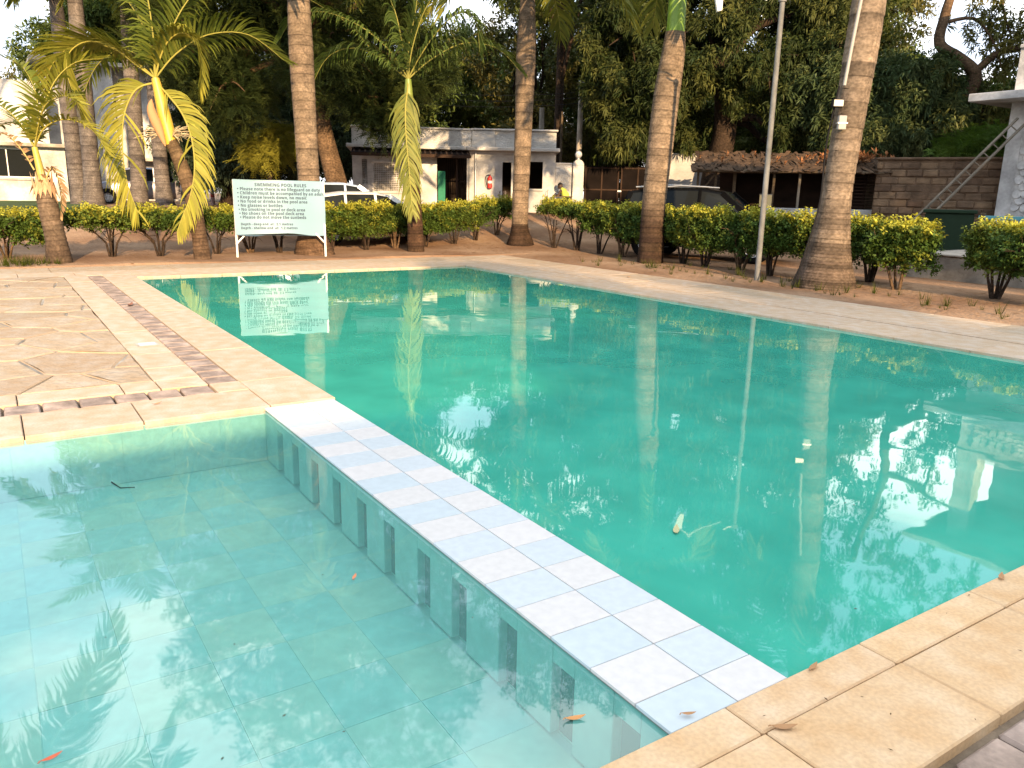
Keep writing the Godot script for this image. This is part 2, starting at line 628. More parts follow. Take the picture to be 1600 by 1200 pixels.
func pool() -> void:
	# concrete bed that the slabs lie on, open over the two pools
	var bed := MB.new()
	var y := -.046
	for r in [[-9.0, 1.66, -18.4, -5.90], [1.66, 2.16, -15.95, -5.86], [1.66, 9.15, -18.4, -15.95], [9.15, 11.7, -18.4, 4.5], [-9.0, 9.15, -1.48, 4.5]]:
		bed.box(Vector3((r[0] + r[1]) / 2, y - .2, (r[2] + r[3]) / 2), Vector3(r[1] - r[0], .4, r[3] - r[2]))
	var deck := setting("pool_deck", "sandstone paved deck around the two pools")
	obj("bed", bed.done(), M.mortar, deck)
	# left of the deep pool: coping, brick strip, outer slabs
	slab_row(deck, "coping_slab", 1.655, 2.165, 0, 0, [-5.855, -6.75, -8.27, -9.8, -11.3, -12.8, -14.3, -15.3, -16.46], true, M.coping, 0.0, .055, .004)
	slab_row(deck, "outer_slab", 1.03, 1.40, 0, 0, [-7.12, -7.63, -8.35, -9.8, -11.3, -12.8, -14.3, -15.4, -16.46], true, M.coping, .001, .05, .004)
	slab_row(deck, "brick", 1.412, 1.645, 0, 0, steps(-6.79, -16.46, .262), true, M.brick, -.004, .05, .02, .010)
	# between terrace and shallow pool
	slab_row(deck, "coping_slab", 0, 0, -6.455, -5.855, [1.65, .76, .04, -.72, -1.48, -2.24, -3.0, -3.76, -4.6], false, M.coping, 0.0, .055, .008)
	slab_row(deck, "brick", 0, 0, -6.76, -6.475, steps(1.40, -4.6, .245), false, M.brick, -.004, .05, .018, .010)
	slab_row(deck, "outer_slab", 0, 0, -7.115, -6.78, [1.03, .76, .03, -.72, -1.48, -2.24, -3.0, -4.6], false, M.coping, .001, .05, .008)
	# mitred corner of the outer slabs, and the corner behind the coping
	var cm := MB.new()
	cm.prism([Vector2(1.036, -7.11), Vector2(1.395, -7.11), Vector2(1.395, -6.785)], -.05, .0, .004)
	obj("corner_slab", cm.done(), M.coping[0], deck)
	cm = MB.new()
	cm.prism([Vector2(1.036, -7.105), Vector2(1.39, -6.782), Vector2(1.036, -6.782)], -.05, .001, .004)
	obj("corner_slab", cm.done(), M.coping[1], deck)
	piece("corner_slab", Vector3(1.408, -.05, -6.785), Vector3(1.65, .001, -6.46), .005, M.coping[2], deck)
	# far side
	slab_row(deck, "coping_slab", 0, 0, -16.45, -15.945, steps(2.17, 9.14, .76), false, M.coping, 0.0, .055, .006)
	slab_row(deck, "far_slab", 0, 0, -17.3, -16.47, steps(-9.0, 9.7, .93, .03), false, M.coping, -.002, .05, .008)
	slab_row(deck, "far_slab", 0, 0, -18.38, -17.31, steps(-9.0, 11.69, 1.1, .05), false, [M.flag[1], M.flag[3], M.coping[1]], -.006, .05, .010)
	# right side
	slab_row(deck, "coping_slab", 9.145, 10.02, 0, 0, steps(-16.45, 4.5, .92), true, M.coping, 0.0, .055, .005)
	slab_row(deck, "brick_strip", 10.035, 10.16, 0, 0, steps(-17.29, 4.5, .9), true, M.coping, -.012, .04, .006)
	slab_row(deck, "outer_slab", 10.175, 10.85, 0, 0, steps(-17.29, 4.5, .95), true, M.coping, -.002, .05, .006)
	slab_row(deck, "outer_slab", 10.86, 11.69, 0, 0, steps(-17.29, 4.5, 1.1, .06), true, [M.coping[1], M.flag[3], M.coping[3]], -.006, .05, .009)
	piece("corner_slab", Vector3(9.71, -.05, -17.29), Vector3(10.02, -.002, -16.46), .005, M.coping[1], deck)
	# near side
	slab_row(deck, "coping_slab", 0, 0, -1.485, -1.333, [-4.6, -3.5, -2.75, -2.0, -1.2, -.42, .33, 1.08, 1.83, 2.55, 3.32, 4.07, 4.82, 5.57, 6.3, 7.05, 7.8, 8.5, 9.14], false, M.near, 0.0, .055, .004)
	slab_row(deck, "near_slab", 0, 0, -1.329, -.985, [-4.6, -2.75, -2.0, -1.2, -.42, .33, 1.08, 1.84, 2.57, 3.32, 4.07, 4.82, 5.57, 6.3, 7.05, 7.8, 8.5, 9.14], false, M.near, .0, .055, .005)
	for k in 5:
		slab_row(deck, "paver", 0, 0, -.955 + .245 * k, -.72 + .245 * k, steps(1.98 - .12 * (k % 2), 5.0, .25), false, M.brick, -.02, .05, .012, .012)
	slab_row(deck, "paver_border", 0, 0, .28, 4.4, steps(-4.5, 9.1, 1.1), false, M.brick, -.02, .03, .012, .01)
	slab_row(deck, "paver_border", 0, 0, -.955, .27, steps(-4.5, 1.7, 1.1), false, M.brick, -.02, .03, .012, .01)
	slab_row(deck, "paver_border", 0, 0, -.955, .27, steps(5.05, 9.1, 1.1), false, M.brick, -.02, .03, .012, .01)
	# skimmer lid
	var lid := thing("skimmer_lid", "small square pale skimmer lid set in the slabs left of the pool", "drain cover", Vector3(1.25, .001, -8.86))
	obj("rim", bxm(Vector3(.21, .006, .21), .002), M.slab, lid, Transform3D(Basis(), Vector3(0, .003, 0)))
	obj("cover", bxm(Vector3(.165, .006, .165), .002), M.white, lid, Transform3D(Basis(), Vector3(0, .006, 0)))
	terrace()
	basins()

func clip(pg: Array, a: Vector2, nrm: Vector2) -> Array:
	var out := []
	for i in pg.size():
		var p: Vector2 = pg[i]
		var q: Vector2 = pg[(i + 1) % pg.size()]
		var dp := (p - a).dot(nrm)
		var dq := (q - a).dot(nrm)
		if dp <= 0:
			out.append(p)
		if dp * dq < 0:
			out.append(p.lerp(q, dp / (dp - dq)))
	return out

func terrace() -> void:
	var t := setting("terrace", "crazy paved flagstone terrace beside the pool")
	var seeds := []
	var z := -6.9
	var row := 0
	while z > -16.9:
		var x := 1.3 - (.4 if row % 2 else 0.0)
		while x > -8.6:
			seeds.append(Vector2(x + rng.randf_range(-.27, .27), z + rng.randf_range(-.25, .25)))
			x -= .86
		z -= .68
		row += 1
	for i in seeds.size():
		var s: Vector2 = seeds[i]
		var pg := [Vector2(-8.95, -7.13), Vector2(1.022, -7.13), Vector2(1.022, -16.46), Vector2(-8.95, -16.46)]
		for j in seeds.size():
			if j != i and (seeds[j] - s).length() < 2.4:
				var d: Vector2 = seeds[j] - s
				pg = clip(pg, s + d / 2.0 - d.normalized() * .010, d.normalized())
				if pg.size() < 3:
					break
		if pg.size() < 3:
			continue
		# roughened outline, so that the stones look hand broken
		var q := []
		for k in pg.size():
			var a: Vector2 = pg[k]
			var b: Vector2 = pg[(k + 1) % pg.size()]
			q.append(a)
			if (b - a).length() > .3:
				q.append(a.lerp(b, rng.randf_range(.35, .65)) + (s - (a + b) / 2).normalized() * rng.randf_range(.0, .012))
		var m := MB.new()
		m.prism(q, -.05, -.002 + rng.randf_range(-.004, .004), .013)
		obj("flagstone", m.done(), pick(M.flag), t)
	var joint := MB.new()
	joint.box(Vector3(-3.96, -.032, -11.8), Vector3(9.96, .034, 9.3))
	obj("joints", joint.done(), M.concrete, t)

func basins() -> void:
	var W := -.032
	# divider between the pools, with its tiles and niches
	var dv := setting("pool_divider", "tiled wall between shallow and deep pool")
	var core := MB.new()
	core.box(Vector3(1.885, -.94, -3.67), Vector3(.46, 1.82, 4.37))
	obj("core", core.done(), M.pool_wall, dv)
	var bedm := MB.new()
	bedm.box(Vector3(1.875, -.0245, -3.67), Vector3(.545, .012, 4.36))
	obj("grout", bedm.done(), M.grout, dv)
	var cuts := [-1.49, -1.66]
	var z := -1.895
	while z > -5.7:
		cuts.append(z)
		z -= .2385
	cuts.append(-5.855)
	for i in cuts.size() - 1:
		for k in 2:
			var blue := (i + k) % 2 == 0
			piece("tile", Vector3([1.6, 1.902][k], -.026, cuts[i + 1] + .0015), Vector3([1.898, 2.15][k], -.012 + rng.randf_range(-.0006, .0006), cuts[i] - .0015), .0015, pick(M.tile_b if blue else M.tile_w), dv)
	# side of the divider in the shallow pool: piers between niches
	var c := [-1.70, -2.055, -2.435, -2.845, -3.2, -3.605, -3.98, -4.375, -4.765, -5.165, -5.51]
	var from := -1.48
	for q in c:
		piece("pier", Vector3(1.605, -.43, q + .068), Vector3(1.665, -.03, from - .001), .003, M.pool_b[rng.randi() % 2], dv)
		piece("lintel", Vector3(1.606, -.115, q - .067), Vector3(1.665, -.031, q + .067), .002, M.pool_b[rng.randi() % 2], dv)
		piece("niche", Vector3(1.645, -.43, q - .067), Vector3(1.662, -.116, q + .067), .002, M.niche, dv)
		from = q - .068
	piece("pier", Vector3(1.605, -.43, -5.855), Vector3(1.665, -.03, from - .001), .003, M.pool_b[0], dv)
	# shallow pool
	var sh := setting("shallow_pool", "shallow pool with tiled floor")
	var shell := MB.new()
	shell.box(Vector3(-1.45, -.55, -3.67), Vector3(6.5, .2, 4.6))
	shell.box(Vector3(-1.5, -.26, -5.95), Vector3(6.4, .40, .17))
	shell.box(Vector3(-1.5, -.26, -1.4), Vector3(6.4, .40, .15))
	shell.box(Vector3(-4.65, -.26, -3.67), Vector3(.15, .40, 4.3))
	obj("shell", shell.done(), M.pool_wall, sh)
	var pale_tile := [stone(Color(.24, .54, .465), .4, M.fine, .8, null, 1), stone(Color(.26, .555, .48), .4, M.fine, .8, null, 1)]
	slab_row(sh, "wall_tile", 0, 0, -5.868, -5.861, steps(1.6, -4.5, .33), false, pale_tile, -.03, .40, .001, .001)
	piece("grout_bed", Vector3(-4.55, -.46, -5.86), Vector3(1.6, -.4325, -1.48), 0.0, M.pool_wall, sh)
	var nx := 0
	var x := 1.6
	while x > -2.6:
		var nz := 0
		z = -1.485
		while z > -5.8:
			var zz := maxf(z - .36, -5.86)
			var blue := (nx + nz) % 2 == 0
			piece("floor_tile", Vector3(x - .3285, -.45, zz + .0008), Vector3(x - .0015, -.43 + rng.randf_range(-.0005, .0005), z - .0008), .001, pick(M.pool_a if not blue else M.pool_b), sh)
			z -= .36
			nz += 1
		x -= .33
		nx += 1
	# deep pool
	var dp := setting("deep_pool", "deep pool basin")
	var b := MB.new()
	b.box(Vector3(5.65, -2.0, -8.7), Vector3(7.4, .2, 14.9))
	b.box(Vector3(9.25, -1.0, -8.7), Vector3(.2, 1.87, 14.9))
	b.box(Vector3(5.65, -1.0, -16.05), Vector3(7.0, 1.87, .2))
	b.box(Vector3(5.65, -1.0, -1.38), Vector3(7.0, 1.87, .2))
	b.box(Vector3(2.06, -1.0, -10.9), Vector3(.2, 1.87, 10.0))
	obj("shell", b.done(), M.pool_wall, dp)
	for k in 2:
		var w := MB.new()
		if k == 0:
			w.quad(Vector3(2.10, W, -1.47), Vector3(9.16, W, -1.47), Vector3(9.16, W, -15.96), Vector3(2.10, W, -15.96))
		else:
			w.quad(Vector3(-4.6, W, -1.47), Vector3(1.606, W, -1.47), Vector3(1.606, W, -5.87), Vector3(-4.6, W, -5.87))
		obj(["deep_water", "shallow_water"][k], w.done(), M["water%d" % k]).set_meta("kind", "structure")

# ---------------------------------------------------------------- buildings
# a wall in the local x-y plane (front at z = 0, thickness behind), with openings [x0, y0, x1, y1]
func wall_mesh(x0: float, y0: float, x1: float, y1: float, th: float, holes: Array) -> ArrayMesh:
	var xs := [x0, x1]
	var ys := [y0, y1]
	for h in holes:
		xs.append_array([h[0], h[2]])
		ys.append_array([h[1], h[3]])
	xs.sort()
	ys.sort()
	var m := MB.new()
	for i in xs.size() - 1:
		for j in ys.size() - 1:
			if xs[i + 1] - xs[i] < .001 or ys[j + 1] - ys[j] < .001:
				continue
			var cx: float = (xs[i] + xs[i + 1]) / 2.0
			var cy: float = (ys[j] + ys[j + 1]) / 2.0
			var open := false
			for h in holes:
				if cx > h[0] and cx < h[2] and cy > h[1] and cy < h[3]:
					open = true
			if not open:
				m.box(Vector3(cx, cy, -th / 2), Vector3(xs[i + 1] - xs[i], ys[j + 1] - ys[j], th))
	return m.done()

func window(parent: Node3D, h: Array, z: float, bars := 1, fm: Material = null, gm: Material = null) -> void:
	var w := Node3D.new()
	w.name = numbered(parent, "window")
	parent.add_child(w, true)
	var f := MB.new()
	var t := .05
	f.box(Vector3(h[0] + t / 2, (h[1] + h[3]) / 2, z), Vector3(t, h[3] - h[1], .06))
	f.box(Vector3(h[2] - t / 2, (h[1] + h[3]) / 2, z), Vector3(t, h[3] - h[1], .06))
	f.box(Vector3((h[0] + h[2]) / 2, h[1] + t / 2, z + .002), Vector3(h[2] - h[0] - .004, t, .06))
	f.box(Vector3((h[0] + h[2]) / 2, h[3] - t / 2, z + .002), Vector3(h[2] - h[0] - .004, t, .06))
	for k in bars:
		f.box(Vector3(lerpf(h[0], h[2], (k + 1.0) / (bars + 1)), (h[1] + h[3]) / 2, z - .002), Vector3(t * .8, h[3] - h[1] - .01, .05))
	obj("frame", f.done(), fm if fm else M.frame, w)
	for k in bars + 1:
		var a := lerpf(h[0], h[2], float(k) / (bars + 1)) + .03
		var b := lerpf(h[0], h[2], (k + 1.0) / (bars + 1)) - .03
		obj("pane", bxm(Vector3(b - a, h[3] - h[1] - .06, .012), 0), gm if gm else M.glass, w, Transform3D(Basis(Vector3(0, 1, 0), rng.randf_range(-.01, .01)), Vector3((a + b) / 2, (h[1] + h[3]) / 2, z - .01)))

func bx(called: String, lo: Vector3, hi: Vector3, m: Material, parent: Node, bev := .01) -> MeshInstance3D:
	return piece(called, lo, hi, bev, m, parent)

# the two-storey white building to the right of the pool; its long face looks at the pool
func pool_house() -> void:
	var t := thing("white_building", "tall white two storey building with scalloped stucco and overhanging slabs at right", "building", Vector3(25.2, 0, -12.3), -PI / 2)
	# local x runs along the long face (towards +z of the world), local z looks at the pool
	var L := 22.0
	obj("wall", wall_mesh(0, .4, L, 4.5, .3, [[5.4, 1.5, 7.6, 3.4], [10.4, 1.5, 12.6, 3.4], [15.4, .6, 16.5, 3.2]]), M.white, t)
	obj("end_wall", wall_mesh(-9.0, .4, -.302, 4.5, .3, [[-5.5, 1.5, -3.5, 3.2]]), M.white, t, Transform3D(Basis(Vector3(0, 1, 0), -PI / 2), Vector3(0, 0, 0)))
	bx("floor_slab", Vector3(-.8, 4.5, -9.2), Vector3(L, 4.72, .9), M.white, t, .015)
	bx("parapet", Vector3(0, 4.72, -.2), Vector3(L, 5.95, 0), M.white, t, .015)
	obj("parapet_rail", bxm(Vector3(L, .1, .34), .02), M.white, t, Transform3D(Basis(), Vector3(L / 2, 6.0, -.1)))
	for k in 5:
		var x := .02 + k * 4.6
		bx("pillar", Vector3(x, 6.05, -.5), Vector3(x + .62, 8.9, -.04), M.white, t, .015)
	obj("upper_wall", wall_mesh(0, 4.72, L, 8.9, .25, [[1.2, 5.0, 4.0, 8.2], [5.4, 5.8, 7.4, 8.0], [10.4, 5.8, 12.4, 8.0], [15, 5.0, 17, 8.0]]), M.white, t, Transform3D(Basis(), Vector3(0, 0, -2.6)))
	obj("upper_end_wall", wall_mesh(-9.0, 4.72, -2.86, 8.9, .25, []), M.white, t, Transform3D(Basis(Vector3(0, 1, 0), -PI / 2), Vector3(0, 0, 0)))
	bx("roof_slab", Vector3(-.9, 8.9, -9.3), Vector3(L, 9.12, .9), M.white, t, .015)
	for h in [[5.4, 1.5, 7.6, 3.4], [10.4, 1.5, 12.6, 3.4]]:
		window(t, h, -.14, 2)
	window(t, [5.4, 5.8, 7.4, 8.0], -2.72, 1)
	window(t, [10.4, 5.8, 12.4, 8.0], -2.72, 1)
	bx("door", Vector3(15.42, .6, -.2), Vector3(16.48, 3.19, -.14), M.wood, t)
	# raised panels of overlapping stucco scales
	var sc := MB.new()
	for i in 8:
		var a0 := PI * i / 8.0
		var a1 := PI * (i + 1) / 8.0
		sc.tri(Vector3(0, .10, .012), Vector3(-cos(a0) * .125, -sin(a0) * .15, .03 + .01 * sin(a0)), Vector3(-cos(a1) * .125, -sin(a1) * .15, .03 + .01 * sin(a1)))
		sc.quad(Vector3(-cos(a0) * .125, -sin(a0) * .15, -.01), Vector3(-cos(a1) * .125, -sin(a1) * .15, -.01), Vector3(-cos(a1) * .125, -sin(a1) * .15, .03 + .01 * sin(a1)), Vector3(-cos(a0) * .125, -sin(a0) * .15, .03 + .01 * sin(a0)))
	var scale_mesh := sc.done()
	for pn in [[.42, 1.15, 3.1, 4.1], [.42, 5.0, 2.6, 5.8]]:
		var p := Node3D.new()
		p.name = numbered(t, "stucco_panel")
		t.add_child(p, true)
		obj("backing", bxm(Vector3(pn[2] - pn[0], pn[3] - pn[1], .03), .004), M.stucco[0], p, Transform3D(Basis(), Vector3((pn[0] + pn[2]) / 2, (pn[1] + pn[3]) / 2, .012)))
		var y: float = pn[3] - .14
		var row := 0
		while y > pn[1] + .15:
			var x: float = pn[0] + .14 + (.12 if row % 2 else 0.0)
			while x < pn[2] - .1:
				obj("scale", scale_mesh, pick(M.stucco), p, Transform3D(Basis.from_euler(Vector3(rng.randf_range(-.08, .02), 0, rng.randf_range(-.12, .12))).scaled(Vector3(rng.randf_range(.9, 1.12), rng.randf_range(.9, 1.12), rng.randf_range(.9, 1.3))), Vector3(x + rng.randf_range(-.012, .012), y + rng.randf_range(-.012, .012), .028)))
				x += .235
			y -= .20
			row += 1
	# concrete plinth in front of the building
	var pl := setting("platform", "low concrete platform in front of the white building")
	bx("plinth", Vector3(16.9, -.1, -9.9), Vector3(24.9, .52, 6.0), M.concrete, pl, .02)
	bx("top_screed", Vector3(16.85, .522, -9.95), Vector3(24.9, .56, 6.0), M.slab, pl, .01)
	# teal railing on the platform
	var rl := thing("railing", "teal slatted railing on the concrete platform before the white building", "railing", Vector3(18.9, .56, -9.55), -PI / 2)
	bx("rail", Vector3(0, .72, -.03), Vector3(6.0, .80, .03), M.teal, rl, .006)
	bx("rail", Vector3(0, .12, -.03), Vector3(6.0, .18, .03), M.teal, rl, .006)
	for k in 30:
		bx("slat", Vector3(.06 + k * .2, .18, -.012), Vector3(.06 + k * .2 + .1, .72, .012), M.teal if k % 3 else M.wood_pale, rl, .003)
	for k in 5:
		bx("post", Vector3(k * 1.46 + .04, 0, -.045), Vector3(k * 1.46 + .14, .86, .045), M.wood, rl, .006)
	# unseen house added behind the viewer to shade this end of the pool
	var ch := thing("added_shade_house", "unseen low white house added behind the viewer to shade the near end of the pool", "building", Vector3(7.0, 0, 10.5), PI)
	obj("wall", wall_mesh(-11.0, 0, 21.0, 3.9, .25, [[-7, .9, -5, 2.4], [-2, 0, -1, 2.2], [3, .9, 5, 2.4]]), M.white, ch)
	bx("side_wall", Vector3(-11.0, 0, -6.0), Vector3(-10.75, 3.9, -.252), M.white, ch)
	bx("side_wall", Vector3(20.75, 0, -6.0), Vector3(21.0, 3.9, -.252), M.white, ch)
	bx("back_wall", Vector3(-11.0, 0, -6.25), Vector3(21.0, 3.9, -6.002), M.white, ch)
	bx("roof", Vector3(-11.6, 3.9, -6.6), Vector3(21.6, 4.15, .7), M.white, ch)
	window(ch, [-7, .9, -5, 2.4], -.12, 1)
	window(ch, [3, .9, 5, 2.4], -.12, 1)
	bx("door", Vector3(-1.98, 0, -.16), Vector3(-1.02, 2.19, -.1), M.wood, ch)

func gatehouse() -> void:
	var t := thing("gatehouse", "low white gatehouse with scalloped parapet, barred porch and lattice window", "building", Vector3(16.6, .86, -28.5), deg_to_rad(-33.3))
	var st: Material = M.white_old
	# right block: doorway and window
	obj("wall", wall_mesh(-.12, 0, 3.36, 2.42, .2, [[1.22, 0, 1.58, 2.02], [2.25, 1.0, 2.85, 2.06]]), st, t)
	bx("side_wall", Vector3(3.16, 0, -3.6), Vector3(3.36, 2.42, -.202), st, t)
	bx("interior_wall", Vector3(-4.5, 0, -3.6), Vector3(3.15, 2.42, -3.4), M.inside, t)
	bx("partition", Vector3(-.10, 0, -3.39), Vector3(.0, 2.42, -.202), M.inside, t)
	bx("sill", Vector3(2.2, .92, -.1), Vector3(2.9, .995, .07), st, t)
	# left block: long wall with lattice, porch opening
	var lf := Node3D.new()
	lf.name = "left_wing"
	t.add_child(lf)
	lf.rotation.y = deg_to_rad(9.0)
	obj("wall", wall_mesh(-4.75, 0, -1.42, 2.42, .2, [[-4.38, 1.05, -4.18, 2.0], [-3.92, .80, -2.7, 1.86]]), st, lf)
	bx("frame_moulding", Vector3(-4.02, 1.88, -.05), Vector3(-2.6, 1.96, .05), st, lf)
	bx("frame_moulding", Vector3(-4.02, .70, -.05), Vector3(-2.6, .78, .05), st, lf)
	bx("end_wall", Vector3(-4.75, 0, -3.6), Vector3(-4.55, 2.42, -.202), st, lf)
	# lattice: crossed slats in the opening
	var lat := MB.new()
	for k in 17:
		var x := -3.92 + 1.22 * (k + .5) / 17
		lat.box(Vector3(x, 1.33, -.08), Vector3(.022, 1.06, .02))
	for k in 15:
		var y := .80 + 1.06 * (k + .5) / 15
		lat.box(Vector3(-3.31, y, -.06), Vector3(1.22, .026, .018))
	for k in 4:
		lat.box(Vector3(-4.36 + .05 * k, 1.52, -.08), Vector3(.014, .95, .02))
	for k in 12:
		lat.box(Vector3(-4.28, 1.08 + .078 * k, -.06), Vector3(.2, .018, .018))
	obj("lattice", lat.done(), M.stucco[0], lf)
	bx("lattice_back", Vector3(-3.95, .78, -.19), Vector3(-2.68, 1.88, -.15), M.wood_pale, lf)
	# porch: dark opening with grille, green door leaf, posts
	bx("porch_floor", Vector3(-1.42, -.1, -3.3), Vector3(-.14, .06, .6), M.concrete, lf)
	bx("door_leaf", Vector3(-1.38, .08, -.12), Vector3(-1.08, 1.62, -.07), M.green, lf)
	for k in 12:
		bx("grille_bar", Vector3(-1.04 + k * .075, .06, -.06), Vector3(-1.022 + k * .075, 2.3, -.04), M.iron, lf, .003)
	bx("grille_rail", Vector3(-1.06, 1.2, -.075), Vector3(-.16, 1.26, -.062), M.iron, lf, .004)
	bx("post", Vector3(-.66, .06, .02), Vector3(-.60, 2.3, .08), M.rust, lf)
	bx("post", Vector3(-.22, 0, -.1), Vector3(-.14, 2.42, -.0), M.white_old, lf)
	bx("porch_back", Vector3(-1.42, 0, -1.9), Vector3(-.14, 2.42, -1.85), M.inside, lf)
	# sheet canopy over the left wing, ribs and fascia
	var tilt := Transform3D(Basis(Vector3(1, 0, 0), deg_to_rad(13)), Vector3(-2.45, 2.31, .38))
	obj("canopy", bxm(Vector3(4.6, .03, .85), .004), M.iron, lf, tilt)
	for k in 22:
		obj("canopy_rib", bxm(Vector3(.07, .028, .85), .01), M.rust, lf, tilt * Transform3D(Basis(), Vector3(-2.2 + k * .21, .028, 0)))
	obj("fascia", bxm(Vector3(4.64, .12, .03), .004), M.rust, lf, Transform3D(Basis(), Vector3(-2.45, 2.16, .81)))
	# flat roof slab and stepped parapet of stucco panels
	var roof := MB.new()
	roof.box(Vector3(1.65, 2.50, -1.6), Vector3(3.7, .14, 4.2), .02)
	obj("roof_slab", roof.done(), M.white_old, t)
	obj("roof_slab", bxm(Vector3(4.95, .14, 4.0), .02), M.white_old, lf, Transform3D(Basis(), Vector3(-2.48, 2.503, -1.6)))
	var scale_m: StandardMaterial3D = M.white_old.duplicate()
	var cell := FastNoiseLite.new()
	cell.noise_type = FastNoiseLite.TYPE_CELLULAR
	cell.frequency = .05
	var ct := NoiseTexture2D.new()
	ct.noise = cell
	ct.seamless = true
	ct.as_normal_map = true
	ct.bump_strength = 12
	scale_m.normal_texture = ct
	scale_m.normal_scale = 1.1
	scale_m.uv1_scale = Vector3.ONE * .7
	M.scaly = scale_m
	bx("parapet", Vector3(.92, 2.573, -.16), Vector3(3.36, 3.22, .02), scale_m, t, .015)
	bx("parapet", Vector3(-.02, 2.573, -.2), Vector3(.918, 3.2, .12), M.white_old, t, .015)
	bx("parapet_cap", Vector3(-.05, 3.222, -.22), Vector3(3.42, 3.29, .16), M.white_old, t, .012)
	bx("parapet", Vector3(-4.75, 2.575, -.2), Vector3(-.04, 3.2, .1), scale_m, lf, .015)
	bx("parapet_cap", Vector3(-4.8, 3.203, -.22), Vector3(-.03, 3.27, .16), M.white_old, lf, .012)
	bx("parapet_side", Vector3(3.18, 2.575, -3.6), Vector3(3.36, 3.2, -.17), scale_m, t, .012)
	var dp := MB.new()
	dp.tube([Vector3(.14, 0, .06), Vector3(.14, 2.42, .06)], [.04, .04], 8)
	obj("drainpipe", dp.done(), M.steel, t)
	bx("plinth", Vector3(-.5, -.25, -.3), Vector3(3.4, .03, .55), M.concrete, t, .02)
	# the low wall to the gate and its pillar
	var w := thing("boundary_wall", "white scalloped wall stub between gatehouse and gate pillar", "wall", Vector3(16.6, .86, -28.5), deg_to_rad(-33.3))
	bx("panel", Vector3(3.365, 0, -.2), Vector3(4.05, 1.98, -.02), scale_m, w, .01)
	bx("coping", Vector3(3.365, 1.982, -.23), Vector3(4.05, 2.04, .01), M.white_old, w, .01)
	var pm := MB.new()
	pm.box(Vector3(4.28, .98, -.12), Vector3(.44, 1.96, .5), .02)
	for k in 6:
		var a0 := PI * k / 6
		var a1 := PI * (k + 1) / 6
		pm.quad(Vector3(4.28 + cos(a0) * .22, 1.96 + sin(a0) * .22, .13), Vector3(4.28 + cos(a0) * .22, 1.96 + sin(a0) * .22, -.37), Vector3(4.28 + cos(a1) * .22, 1.96 + sin(a1) * .22, -.37), Vector3(4.28 + cos(a1) * .22, 1.96 + sin(a1) * .22, .13))
		pm.tri(Vector3(4.28, 1.96, .13), Vector3(4.28 + cos(a0) * .22, 1.96 + sin(a0) * .22, .13), Vector3(4.28 + cos(a1) * .22, 1.96 + sin(a1) * .22, .13))
	obj("pillar", pm.done(), M.white_old, w)
	var lp := thing("globe_lamp", "round white globe lamp on the gate pillar", "lamp", w.transform * Vector3(4.28, 2.18, -.1))
	var gm := MB.new()
	gm.lathe([[.05, 0], [.05, .06], [.03, .065]], 12)
	obj("base", gm.done(), M.frame, lp)
	gm = MB.new()
	var prof := []
	for k in 13:
		var a := PI * k / 12 - PI / 2
		prof.append([maxf(cos(a) * .14, .001), .19 + sin(a) * .14])
	gm.lathe(prof, 18)
	obj("globe", gm.done(), mat(Color(.78, .77, .74), .25), lp)
	# red fire extinguisher on its bracket
	var fx := thing("fire_extinguisher", "red fire extinguisher with black hose on the white gatehouse wall", "fire extinguisher", t.transform * Vector3(.72, .98, .11), deg_to_rad(-33.3))
	gm = MB.new()
	gm.lathe([[.001, 0], [.08, .0], [.092, .03], [.092, .40], [.075, .45], [.03, .48], [.03, .50], [.001, .50]], 18)
	obj("cylinder", gm.done(), M.red, fx)
	gm = MB.new()
	gm.lathe([[.093, .2], [.0935, .2], [.0935, .30], [.093, .30]], 18)
	obj("paper_label", gm.done(), M.frame, fx)
	gm = MB.new()
	gm.box(Vector3(-.02, .53, 0), Vector3(.12, .025, .03), .005)
	gm.box(Vector3(0, .505, 0), Vector3(.05, .05, .04), .006)
	obj("handle", gm.done(), M.black, fx)
	gm = MB.new()
	gm.tube(smooth_path([Vector3(-.03, .52, .02), Vector3(-.13, .50, .03), Vector3(-.16, .36, .03), Vector3(-.14, .18, .04), Vector3(-.10, .08, .05)]), range(17).map(func(_x): return .014), 6)
	obj("hose", gm.done(), M.black, fx)
	# plastic chair in the doorway
	chair(t.transform * Vector3(1.36, .03, -.05), deg_to_rad(20), "dark plastic chair standing in the gatehouse doorway")
	# small table, bottle, and the person bent over the table
	var tb := thing("table", "small dark table in front of the seated person", "table", t.transform * Vector3(3.62, 0, 1.0), deg_to_rad(-33.3))
	bx("top", Vector3(-.38, .70, -.3), Vector3(.38, .74, .3), M.wood, tb)
	for a in [[-.33, -.25], [.33, -.25], [-.33, .25], [.33, .25]]:
		bx("leg", Vector3(a[0] - .025, 0, a[1] - .025), Vector3(a[0] + .025, .70, a[1] + .025), M.wood, tb)
	var um := thing("umbrella", "folded dark umbrella standing against the white wall near the table", "umbrella", t.transform * Vector3(3.05, .03, .2), 0)
	gm = MB.new()
	gm.lathe([[.004, 0], [.006, .06], [.055, .12], [.075, .35], [.045, .62], [.02, .72]], 10)
	obj("canopy", gm.done(), mat(Color(.015, .018, .035), .8), um)
	gm = MB.new()
	gm.tube([Vector3(0, .7, 0), Vector3(0, .9, 0), Vector3(.03, .95, 0), Vector3(.06, .92, 0)], [.01, .01, .01, .01], 6)
	obj("handle", gm.done(), M.black, um)
	person(t.transform * Vector3(3.85, 0, .55), deg_to_rad(-33.3) - PI / 2 - .5)

